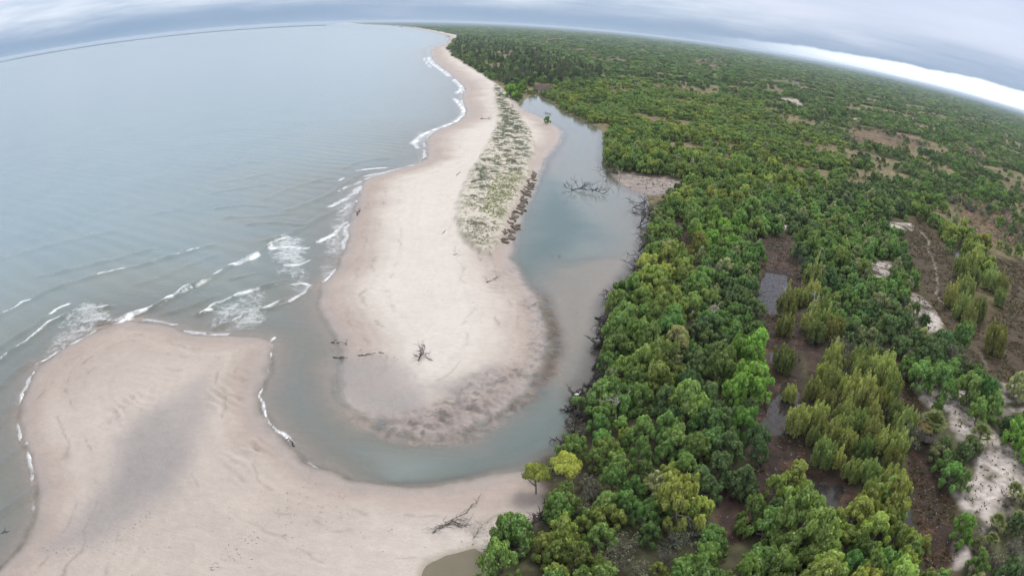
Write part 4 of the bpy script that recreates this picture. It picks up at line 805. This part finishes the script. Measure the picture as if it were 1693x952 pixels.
# ------------------------------------------------------------------ the rest of the forest: one mass of woodland (stuff)
def far_leaf(name, c, v=1.0):
    return leaf_mat(name, tuple(q * .5 * v for q in c), tuple(q * 1.3 * v for q in c), False, .4)
wood_coll = bpy.data.collections.new('woodland_kinds')           # library only, not linked to the scene
FARM = [('m', 'round'), ('y', 'round'), ('o', 'upright'), ('d', 'round'), ('g', 'round'), ('b', 'round'), ('p', 'round'), ('s', 'twig'), ('c', 'upright')]
TONES['c'] = (.15, .17, .105)
far_index = {}
for j, (k, form) in enumerate(FARM):
    lm_ = far_leaf('woodland leaves ' + TONE_WORD.get(k, 'dark casuarina'), TONES[k])
    rg = np.random.default_rng(300 + j)
    if form == 'twig':
        me_c, me_t = PROTO['twig'][0]
        cs = rg.normal(0, .4, (14, 3)); cs[:, 2] = rg.uniform(.3, .8, 14); rs = np.full(14, .25); sq = .6; tot = 260
    else:
        cs, rs, sq = crown_clumps(form, rg); tot = 1100
    per = np.maximum(4, tot * rs ** 2 / (rs ** 2).sum()).astype(int)
    V, F, T = leaf_cards(cs, rs, per, .105, rg, squash=sq)
    if form == 'cone':                                        # bare pole under the crown
        pass
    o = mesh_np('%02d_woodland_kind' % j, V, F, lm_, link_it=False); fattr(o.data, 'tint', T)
    wood_coll.objects.link(o); far_index[k] = j
pts = np.array([[i[0], i[1], i[4]] for i in rest]); wds = np.array([i[2] for i in rest]); kk = np.array([far_index.get(i[3], 3) for i in rest])
hts = np.minimum(wds * np.where(kk == 2, 1.0, .95), 3.6 + 3.2 * rng.random(len(wds)) + 3.5 * (rng.random(len(wds)) > .93)); 
hts *= .65 + .8 * fbm(pts[:, 0], pts[:, 1], 60.0, 3, 311)
fr_ = smooth(np.hypot(pts[:, 0], pts[:, 1]), 180, 420); hts *= 1 - .32 * fr_; wds = wds * (1 - .18 * fr_)
cas = kk == far_index['c']; hts[cas] = rng.uniform(6, 10, cas.sum()); wds[cas] = np.minimum(wds[cas], 6) * rng.uniform(.6, 1.1, cas.sum())
me = bpy.data.meshes.new('woodland'); me.vertices.add(len(pts)); me.vertices.foreach_set('co', pts.astype(np.float32).ravel())
def vattr(name, typ, arr, key):
    at = me.attributes.new(name, typ, 'POINT'); at.data.foreach_set(key, np.ascontiguousarray(arr).ravel())
vattr('scl', 'FLOAT_VECTOR', np.stack([wds * .5, wds * .5, hts], 1).astype(np.float32), 'vector')
vattr('rot', 'FLOAT_VECTOR', np.stack([rng.normal(0, .05, len(pts)), rng.normal(0, .05, len(pts)), rng.uniform(0, 6.28, len(pts))], 1).astype(np.float32), 'vector')
vattr('pick', 'INT', kk.astype(np.int32), 'value')
wood = link(bpy.data.objects.new('woodland', me)); tag(wood, 'dense coastal woodland running to the horizon behind the single trees', 'woodland', kind='stuff')
ng = bpy.data.node_groups.new('scatter woodland', 'GeometryNodeTree')
ng.interface.new_socket('Geometry', in_out='INPUT', socket_type='NodeSocketGeometry'); ng.interface.new_socket('Geometry', in_out='OUTPUT', socket_type='NodeSocketGeometry')
gi = ng.nodes.new('NodeGroupInput'); go = ng.nodes.new('NodeGroupOutput')
ci = ng.nodes.new('GeometryNodeCollectionInfo'); ci.inputs['Collection'].default_value = wood_coll; ci.inputs['Separate Children'].default_value = True; ci.inputs['Reset Children'].default_value = True
iop = ng.nodes.new('GeometryNodeInstanceOnPoints'); iop.inputs['Pick Instance'].default_value = True
def named(nm, typ):
    n = ng.nodes.new('GeometryNodeInputNamedAttribute'); n.data_type = typ; n.inputs['Name'].default_value = nm
    return n.outputs['Attribute']
e2r = ng.nodes.new('FunctionNodeEulerToRotation')
L_ = ng.links
L_.new(gi.outputs[0], iop.inputs['Points']); L_.new(ci.outputs[0], iop.inputs['Instance']); L_.new(named('pick', 'INT'), iop.inputs['Instance Index'])
L_.new(named('rot', 'FLOAT_VECTOR'), e2r.inputs[0]); L_.new(e2r.outputs[0], iop.inputs['Rotation']); L_.new(named('scl', 'FLOAT_VECTOR'), iop.inputs['Scale'])
L_.new(iop.outputs[0], go.inputs[0])
md = wood.modifiers.new('scatter', 'NODES'); md.node_group = ng
print('trees', len(singles), 'woodland', len(rest))

# ------------------------------------------------------------------ driftwood and snags
def ground_z(x, y):
    return survey(np.atleast_1d(np.asarray(x, float)), np.atleast_1d(np.asarray(y, float)))['z']
DB = np.array([q[0][0] for q in DRIFT]); DT = np.array([q[0][1] for q in DRIFT])
DZ0 = np.maximum(ground_z(DB[:, 0], DB[:, 1]), -.25); DZ1 = np.maximum(ground_z(DT[:, 0], DT[:, 1]), -.25)
for j, (ends, gir, nb, lab) in enumerate(DRIFT):
    rg = np.random.default_rng(900 + j)
    a = np.array([*ends[0], DZ0[j] + gir * .4]); b_ = np.array([*ends[1], DZ1[j] + gir * .4])
    L = np.linalg.norm(b_ - a)
    tangle = nb >= 5
    flat_lie = 'fallen branch with' in lab
    lift = L * (.01 if flat_lie else (.16 if tangle else .04))
    b_[2] += lift * rg.uniform(.4, 1.2)
    m_ = BARK_PALE if 'pale' in lab or 'bleached' in lab else (BARK_GREY if 'far beach' in lab or 'fallen branch with' in lab else BARK_DARK)
    nm, cat = ('snag', 'snag') if tangle else ('driftwood', 'driftwood')
    root = empty(nm, (float(a[0]), float(a[1]), float(a[2]))); tag(root, lab, cat, 'driftwood and snags along the shore')
    path = limb_path(a, b_, rg, 8, .10, lift * .3) - a
    V, F = tube(path, np.linspace(gir * .62, gir * .2, 8) * rg.uniform(.85, 1.15, 8), 7)
    mesh_np('log', V, F, m_, root, True)
    for k in range(nb):
        s = path[rg.integers(1, 8)]
        ln = L * rg.uniform(.22, .55) * (1.0 if tangle else .6)
        dr = (path[-1] / L) * rg.uniform(-.3, .9) + rg.normal(0, .65, 3); dr[2] = (abs(dr[2]) * .75 + .05) * (.12 if flat_lie else 1.0)
        dr /= np.linalg.norm(dr)
        e = s + dr * ln
        p = limb_path(s, e, rg, 5, .3)
        parts = [tube(p, np.linspace(gir * (.42 if tangle else .3), gir * .14, 5), 5)]
        for q in range(2 + 4 * tangle):
            s2 = p[rg.integers(1, 5)]; e2 = s2 + (dr * .5 + rg.normal(0, .5, 3) * np.array([1, 1, .15 if flat_lie else 1])) * ln * .5
            parts.append(tube(limb_path(s2, e2, rg, 4, .35), np.linspace(gir * .24, gir * .09, 4), 4))
        V, F = join(parts); mesh_np('branch', V, F, m_, root, True)

# upright dead trees
SZ = ground_z([q[0] for q in SNAGS], [q[1] for q in SNAGS])
SNAG_LAB = ['pale forked dead trunk among the trees by the creek mouth', 'bare grey tree beside the upper swamp pool', 'bare grey tree behind the upright mangroves', 'pale forked dead tree inside the upright mangrove stand',
            'bleached bare tree in the dark green thicket', 'bare stem at the water edge by the creek narrows']
for j, (x, y) in enumerate(SNAGS):
    rg = np.random.default_rng(700 + j); h = rg.uniform(3.2, 4.6)
    root = empty('dead_tree', (x, y, float(SZ[j]))); tag(root, SNAG_LAB[j], 'dead tree', 'bare dead trees')
    tip = np.array([rg.normal(0, .5), rg.normal(0, .5), h]); p = limb_path((0, 0, -.1), tip, rg, 7, .08)
    V, F = tube(p, np.linspace(.17, .05, 7), 7); mesh_np('trunk', V, F, BARK_PALE, root, True)
    for k in range(7):
        s = p[rg.integers(3, 7)]; e = s + np.array([rg.normal(0, .9), rg.normal(0, .9), rg.uniform(.4, 1.6)])
        q = limb_path(s, e, rg, 5, .2); parts = [tube(q, np.linspace(.07, .02, 5), 5)]
        for u in range(4):
            s2 = q[rg.integers(1, 5)]; parts.append(tube(limb_path(s2, s2 + rg.normal(0, .35, 3) + np.array([0, 0, .3]), rg, 3, .2), [.03, .02, .01], 4))
        V, F = join(parts); mesh_np('branch', V, F, BARK_PALE, root, True)

# ------------------------------------------------------------------ fan palms
def plain(name, c0, c1, rough=.8, scale=4.0, tr=0.0):
    m, t = mat(name)
    n = t.noise(t.pos(), scale, 4, .6)
    pb = t.add('ShaderNodeBsdfPrincipled', {'Base Color': t.mix(n, c0, c1), 'Roughness': rough})
    t.l.new(pb.outputs[0], t.out.inputs[0]); return m
M_FROND = plain('green palm frond', (.11, .15, .035), (.22, .24, .075), .6)
M_FROND_Y = plain('yellowing palm frond', (.20, .17, .045), (.30, .24, .08), .7)
M_FROND_DEAD = plain('dead palm frond', (.17, .145, .12), (.32, .28, .245), .9)
def frond_mesh(seed, dead):
    rg = np.random.default_rng(seed); parts = []
    n = 15; stalk = .42
    V, F = tube(np.array([(0, 0, 0), (stalk * .5, 0, .06), (stalk, 0, .04)]), [.018, .013, .008], 4); parts.append((V, F))
    for i in range(n):
        a = (i / (n - 1) - .5) * (2.3 if not dead else 1.1)
        ln = rg.uniform(.5, .66) * (1 - .22 * abs(a))
        dirx, diry = math.cos(a), math.sin(a); wv = .034
        p0 = np.array([stalk, 0, .04]); p1 = p0 + np.array([dirx * ln * .6, diry * ln * .6, .07]); p2 = p0 + np.array([dirx * ln, diry * ln, rg.uniform(-.14, -.02)])
        sd_ = np.array([-diry, dirx, 0]) * wv
        V = np.array([p0, p1 - sd_ + (0, 0, .012), p1 + sd_ + (0, 0, .012), p2, p1 - (0, 0, .012)])
        parts.append((V, np.array([[0, 1, 4, 4], [0, 4, 2, 2], [1, 3, 4, 4], [4, 3, 2, 2]])))
    return join(parts)
FR = {}
for dead, mm in ((0, M_FROND), (1, M_FROND_DEAD), (2, M_FROND_Y)):
    FR[dead] = []
    for v in range(3):
        V, F = frond_mesh(500 + v + dead * 10, dead == 1)
        me = bpy.data.meshes.new('frond'); me.from_pydata(V.tolist(), [], [tuple(dict.fromkeys(f)) for f in F.tolist()]); me.materials.append(mm); FR[dead].append(me)
PALM_LAB = ['large fan palm with a grey skirt of dead fronds', 'low bushy palm at the top of the big sand clearing', 'fan palm on the right edge below the big sand clearing', 'grey green palm left of the lowest palm pair',
            'small palm nearest the vivid green bush', 'half hidden palm at the right picture edge', 'small palm leaning on the low bushy palm']
PZ = ground_z([q[0] for q in PALMS], [q[1] for q in PALMS])
for j, (x, y, wd) in enumerate(PALMS):
    rg = random.Random(40 + j); h = wd * (.55 if j in (0, 2) else .3)
    root = empty('fan_palm', (x, y, float(PZ[j]))); tag(root, PALM_LAB[j], 'palm', 'fan palms around the sand clearing')
    V, F = tube(np.array([(0, 0, -.1), (.05, .02, h * .5), (.02, 0, h)]), [.2, .16, .15], 8); mesh_np('trunk', V, F, BARK, root, True)
    for k in range(34 if j == 0 else 28):
        el_ = math.radians(80 - 95 * (k / 34) + rg.gauss(0, 6)); azr = k * 2.4 + rg.gauss(0, .2)
        f = link(bpy.data.objects.new('frond', rg.choice(FR[2] if (k > 24 and rg.random() < .5) else FR[0])), root)
        f.location = (0, 0, h + .05); f.rotation_euler = (rg.gauss(0, .15), -el_, azr); s_ = wd * .5 * rg.uniform(.85, 1.05); f.scale = (s_, s_, s_)
    if j in (0, 2, 3):
        for k in range(26 if j == 0 else 14):
            f = link(bpy.data.objects.new('dead_frond', rg.choice(FR[1])), root)
            f.location = (0, 0, h * rg.uniform(.75, 1.0)); f.rotation_euler = (rg.gauss(0, .2), math.radians(rg.uniform(48, 80)), k * 2.4); s_ = wd * .5 * rg.uniform(.7, .95); f.scale = (s_, s_, s_)

# ------------------------------------------------------------------ dune plants (ground cover: stuff)
m_grass, t = mat('dune grass and saltbush')
oi = t.attr('gcol').outputs['Color']
dfn = t.add('ShaderNodeBsdfDiffuse', {'Color': oi}); trn = t.add('ShaderNodeBsdfTranslucent', {'Color': oi})
t.l.new(t.add('ShaderNodeMixShader', {0: .2, 1: dfn, 2: trn}).outputs[0], t.out.inputs[0])
rg = np.random.default_rng(77)
Dp = np.array(DUNE, float); lo, hi = Dp.min(0), Dp.max(0)
px_ = rg.uniform(lo[0], hi[0], 60000); py_ = rg.uniform(lo[1], hi[1], 60000)
kk_ = inside(px_, py_, DUNE_S); px_, py_ = px_[kk_], py_[kk_]
dens = fbm(px_, py_, 2.6, 3, 401); shrubby = smooth(py_, 165, 215) * .6 + .15
green = inside(px_, py_, GREENP)
edge_d = sdist(px_, py_, DUNE_S); edge_d = edge_d + 5 * (fbm(px_, py_, 4.0, 3, 409) - .5)
keepg = (rg.random(len(px_)) < smooth(edge_d, -.2, 4.5)) & (rg.random(len(px_)) < np.where(green, .95, np.clip((dens - .40) * 3.2, .06, .85)))
px_, py_, dens, green, shrubby = px_[keepg], py_[keepg], dens[keepg], green[keepg], shrubby[keepg]
sv = survey(px_, py_); pz_ = sv['z']
V = []; COLS = []
isb = (rg.random(len(px_)) < shrubby) & ~green & (fbm(px_, py_, 3.0, 2, 405) > .40)
for x, y, z0, gr, sb_ in zip(px_, py_, pz_, green, isb):
    if sb_:
        n = 20; rr = rg.uniform(.3, .8)
        c = np.array([.21, .24, .18]) * rg.uniform(.75, 1.15)
        v = rg.normal(size=(n, 3)); v[:, 2] = np.abs(v[:, 2]); v /= np.linalg.norm(v, axis=1)[:, None]
        pc = np.array([x, y, z0]) + v * rr * np.array([1, 1, .75]); s_ = .14
    else:
        n = 6
        c = (np.array([.20, .25, .055]) if gr else (np.array([.19, .205, .09]) if rg.random() < .55 else np.array([.27, .25, .17]))) * rg.uniform(.75, 1.2)
        pc = np.array([x, y, z0 + .12]) + rg.normal(0, .12, (n, 3)) * np.array([1, 1, .5]); s_ = .13
    a = rg.normal(size=(n, 3)); a[:, 2] = np.abs(a[:, 2]) + .4; a /= np.linalg.norm(a, axis=1)[:, None]
    b_ = np.cross(a, rg.normal(size=(n, 3))); b_ /= np.linalg.norm(b_, axis=1)[:, None]
    V.append(np.stack([pc - b_ * s_ * .4 - a * s_ * .6, pc + b_ * s_ * .4 - a * s_ * .6, pc + a * s_ * 1.3], 1).reshape(-1, 3)); COLS.append(np.tile(c, (n * 3, 1)))
V = np.vstack(V); dg = mesh_np('dune_grass', V, np.arange(len(V)).reshape(-1, 3), m_grass); cattr(dg.data, 'gcol', np.vstack(COLS))
tag(dg, 'pale grass and grey green saltbush covering the dune on the spit', 'dune grass', kind='stuff')

# ------------------------------------------------------------------ slumped turf along the eroded dune edge
M_TURF = plain('dark eroded turf', (.07, .058, .042), (.20, .17, .13), .95, 3.0)
def clod(seed, lx, ly, lz):
    rg = np.random.default_rng(seed); n = 7; V = []; F = []
    for i in range(n):
        u = i / (n - 1); env = math.sin(math.pi * (.08 + .84 * u)) ** .6
        for k in range(8):
            q = 2 * math.pi * k / 8; r_ = env * rg.uniform(.75, 1.2)
            V.append(((u - .5) * lx + rg.normal(0, .03), math.cos(q) * ly * r_, math.sin(q) * lz * r_))
    for i in range(n - 1):
        for k in range(8): F.append((i * 8 + k, i * 8 + (k + 1) % 8, (i + 1) * 8 + (k + 1) % 8, (i + 1) * 8 + k))
    F.append((0, 1, 2, 3)); F.append((4, 5, 6, 7)); e = (n - 1) * 8; F.append((e, e + 1, e + 2, e + 3)); F.append((e + 4, e + 5, e + 6, e + 7))
    return np.array(V), np.array(F)
SC = chaikin(SCARP, 2); cum = np.concatenate([[0], np.cumsum(np.hypot(*np.diff(SC, axis=0).T))])
rg = random.Random(3); NCL = 70
us = [(i + .5 + rg.uniform(-.3, .3)) / NCL * cum[-1] for i in range(NCL)]
cxs = np.interp(us, cum, SC[:, 0]); cys = np.interp(us, cum, SC[:, 1])
cxs = cxs + np.array([rg.uniform(-1.6, 1.0) for _ in us]); cz = ground_z(cxs, cys)
for i in range(NCL):
    V, F = clod(i, rg.uniform(.8, 2.8), rg.uniform(.2, .75), rg.uniform(.15, .5))
    o = mesh_np('turf_clod', V, F, M_TURF, None, False); o.location = (float(cxs[i]), float(cys[i]), float(cz[i]) + .12); o.rotation_euler = (rg.gauss(0, .3), rg.gauss(0, .15), rg.gauss(-.35, .8))
    o['label'] = 'dark slumped turf clod on the eroded creek side of the dune'; o['category'] = 'turf clod'; o['group'] = 'turf clods on the dune scarp'

# ------------------------------------------------------------------ small litter (stuff)
def litter(name, spots, mat_, label, size=(.10, .45), thick=.03):
    rg = np.random.default_rng(len(name)); P_ = []
    xs = np.array([q[0] for q in spots]); ys = np.array([q[1] for q in spots]); zs = ground_z(xs, ys)
    for x, y, z0 in zip(xs, ys, zs):
        L = rg.uniform(*size); a = rg.uniform(0, 3.14); dv = np.array([math.cos(a) * L * .5, math.sin(a) * L * .5, 0]); p = np.array([x, y, max(z0, 0) + thick * .8])
        P_.append(tube(np.array([p - dv, p + rg.normal(0, L * .12, 3) * np.array([1, 1, .2]), p + dv]), [thick, thick * 1.2, thick * .5], 4))
    V, F = join(P_); o = mesh_np(name, V, F, mat_); return tag(o, label, 'litter', kind='stuff')
rg = np.random.default_rng(12)
def along(line, n, sp):
    L = chaikin(line, 1); c = np.concatenate([[0], np.cumsum(np.hypot(*np.diff(L, axis=0).T))]); u = rg.random(n) * c[-1]
    return np.stack([np.interp(u, c, L[:, 0]) + rg.normal(0, sp, n), np.interp(u, c, L[:, 1]) + rg.normal(0, sp, n)], 1).tolist()
spots = []
for line, n, sp in STRAND: spots += along(line, n, sp)
litter('strand_litter', spots, BARK_DARK, 'scattered dark twigs and seaweed bits along the tide lines', (.06, .32), .018)
def in_poly(poly, n):
    P_ = np.array(poly, float); lo, hi = P_.min(0), P_.max(0); q = rg.uniform(lo, hi, (n * 4, 2)); q = q[inside(q[:, 0], q[:, 1], P_)]; return q[:n].tolist()
litter('swamp_debris', in_poly(MUD[2], 420) + in_poly(MUD[1], 120) + in_poly(MUD[3], 160), plain('bleached debris', (.25, .22, .19), (.5, .47, .44), .9), 'pale sticks and fallen leaves on the dark swamp mud', (.10, .6), .025)
litter('sand_clumps', in_poly(SAND[0], 100) + in_poly(SAND[1], 30), plain('dark dry tussock', (.06, .05, .045), (.15, .12, .10), .95), 'dark tussocks and twigs dotted over the sand clearing', (.15, .5), .09)
litter('mud_litter', in_poly(MUD[2], 900) + in_poly(MUD[3], 900) + in_poly(MUD[4], 300), plain('brown leaf litter', (.05, .03, .02), (.14, .08, .05), .95), 'brown rotting leaves and twigs on the swamp mud', (.15, .7), .05)

# low growth on the swamp mud and in the clearings (stuff)
rg = np.random.default_rng(88); pp = []
for poly, n in ((MUD[2], 2600), (MUD[3], 1500), (MUD[4], 4500), (MUD[5], 3500), (MUD[1], 500), (RED[1], 2500), (SAND[0], 260), (SAND[1], 160), (SAND[2], 120), (MUD[0], 250)):
    pp += in_poly(poly, n)
pp = np.array(pp); q_ = survey(pp[:, 0], pp[:, 1]); kp = (q_['pool'] < .2) & (q_['path'] < .1) & (q_['d'] > .5) & (fbm(pp[:, 0], pp[:, 1], 4.0, 3, 421) > .42)
pp = pp[kp]; zz_ = q_['z'][kp]; V = []; COLS = []
GC = np.array([[.06, .04, .022], [.10, .07, .03], [.085, .09, .03], [.12, .11, .05], [.16, .13, .09], [.055, .075, .025]])
for (x, y), z0 in zip(pp, zz_):
    n = int(rg.integers(4, 9)); c = GC[rg.integers(0, len(GC))] * rg.uniform(.8, 1.3); s_ = rg.uniform(.08, .22)
    pc = np.array([x, y, z0 + s_ * .5]) + rg.normal(0, .18, (n, 3)) * np.array([1, 1, .3])
    a = rg.normal(size=(n, 3)); a[:, 2] = np.abs(a[:, 2]) + .5; a /= np.linalg.norm(a, axis=1)[:, None]
    b_ = np.cross(a, rg.normal(size=(n, 3))); b_ /= np.linalg.norm(b_, axis=1)[:, None]
    V.append(np.stack([pc - b_ * s_ * .45 - a * s_ * .6, pc + b_ * s_ * .45 - a * s_ * .6, pc + a * s_ * 1.2], 1).reshape(-1, 3)); COLS.append(np.tile(c, (n * 3, 1)))
V = np.vstack(V); sg = mesh_np('swamp_growth', V, np.arange(len(V)).reshape(-1, 3), m_grass); cattr(sg.data, 'gcol', np.vstack(COLS))
tag(sg, 'low brown and olive growth over the swamp mud and clearings', 'swamp growth', kind='stuff')

# ------------------------------------------------------------------ white bird on the snags
def ball(c, r, sx=1, sy=1, sz=1, n=10, m=7):
    V = []; F = []
    for i in range(m):
        th = math.pi * (i + .02) / (m - .96)
        for k in range(n):
            q = 2 * math.pi * k / n; V.append((c[0] + r * sx * math.sin(th) * math.cos(q), c[1] + r * sy * math.sin(th) * math.sin(q), c[2] + r * sz * math.cos(th)))
    for i in range(m - 1):
        for k in range(n): F.append((i * n + k, (i + 1) * n + k, (i + 1) * n + (k + 1) % n, i * n + (k + 1) % n))
    return np.array(V), np.array(F)
bz = max(float(ground_z(BIRD[0], BIRD[1])[0]), 0)
M_WHITE = plain('white plumage', (.78, .78, .76), (.82, .82, .82), .8)
bird = empty('white_bird', (BIRD[0], BIRD[1], bz + .9)); tag(bird, 'small white wading bird on the black snags in the creek', 'bird')
parts = [ball((0, 0, .42), .2, 1.5, .85, .8), tube(np.array([(.24, 0, .46), (.36, 0, .62), (.30, 0, .78), (.36, 0, .88)]), [.07, .045, .035, .05], 8), ball((.38, 0, .9), .055, 1.3, .9, .9), tube(np.array([(-.25, 0, .42), (-.42, 0, .34)]), [.08, .03], 6)]
V, F = join(parts); mesh_np('body', V, F, M_WHITE, bird, True)
V, F = tube(np.array([(.43, 0, .9), (.58, 0, .87)]), [.018, .004], 5); mesh_np('beak', V, F, M_FROND_Y, bird)
for s_ in (-.05, .05):
    V, F = tube(np.array([(0, s_, .3), (.02, s_, .15), (0, s_, -.9)]), [.014, .012, .012], 4); mesh_np('leg', V, F, BARK_DARK, bird)

# ------------------------------------------------------------------ low strip added to stand in for the dark line on the sea horizon
M_FAR = plain('dark horizon strip', (.02, .04, .06), (.03, .05, .065), .95, .002)
aa = np.radians(np.linspace(-62, -17, 90)); V = []; F = []
hh = 5 + 8 * fbm(aa * 60, aa * 0, 3.0, 3, 501)
for i, (a, h) in enumerate(zip(aa, hh)):
    for rr, zz in ((9000, -1), (9080, h), (10000, h * .9), (10100, -1)): V.append((rr * math.sin(a), rr * math.cos(a), zz))
for i in range(len(aa) - 1):
    for k in range(3): F.append((i * 4 + k, (i + 1) * 4 + k, (i + 1) * 4 + k + 1, i * 4 + k + 1))
fs = mesh_np('horizon_strip', np.array(V), np.array(F), M_FAR); tag(fs, kind='structure')

# ------------------------------------------------------------------ sea air
m_haze, t = mat('sea haze')
pv = t.add('ShaderNodeVolumePrincipled', {'Color': (.72, .86, 1.0), 'Density': 6.5e-5, 'Anisotropy': .0})
t.l.new(pv.outputs[0], t.out.inputs['Volume'])
Hs = 45000.0; zt, zb = 72.0, -6.0
V = np.array([(sx * Hs, sy * Hs, q) for q in (zb, zt) for sy in (-1, 1) for sx in (-1, 1)], float)
F = np.array([[0, 2, 3, 1], [4, 5, 7, 6], [0, 1, 5, 4], [2, 6, 7, 3], [0, 4, 6, 2], [1, 3, 7, 5]])
hz = mesh_np('haze', V, F, m_haze); tag(hz, 'thin pale sea haze over the whole coast', 'haze', kind='stuff')
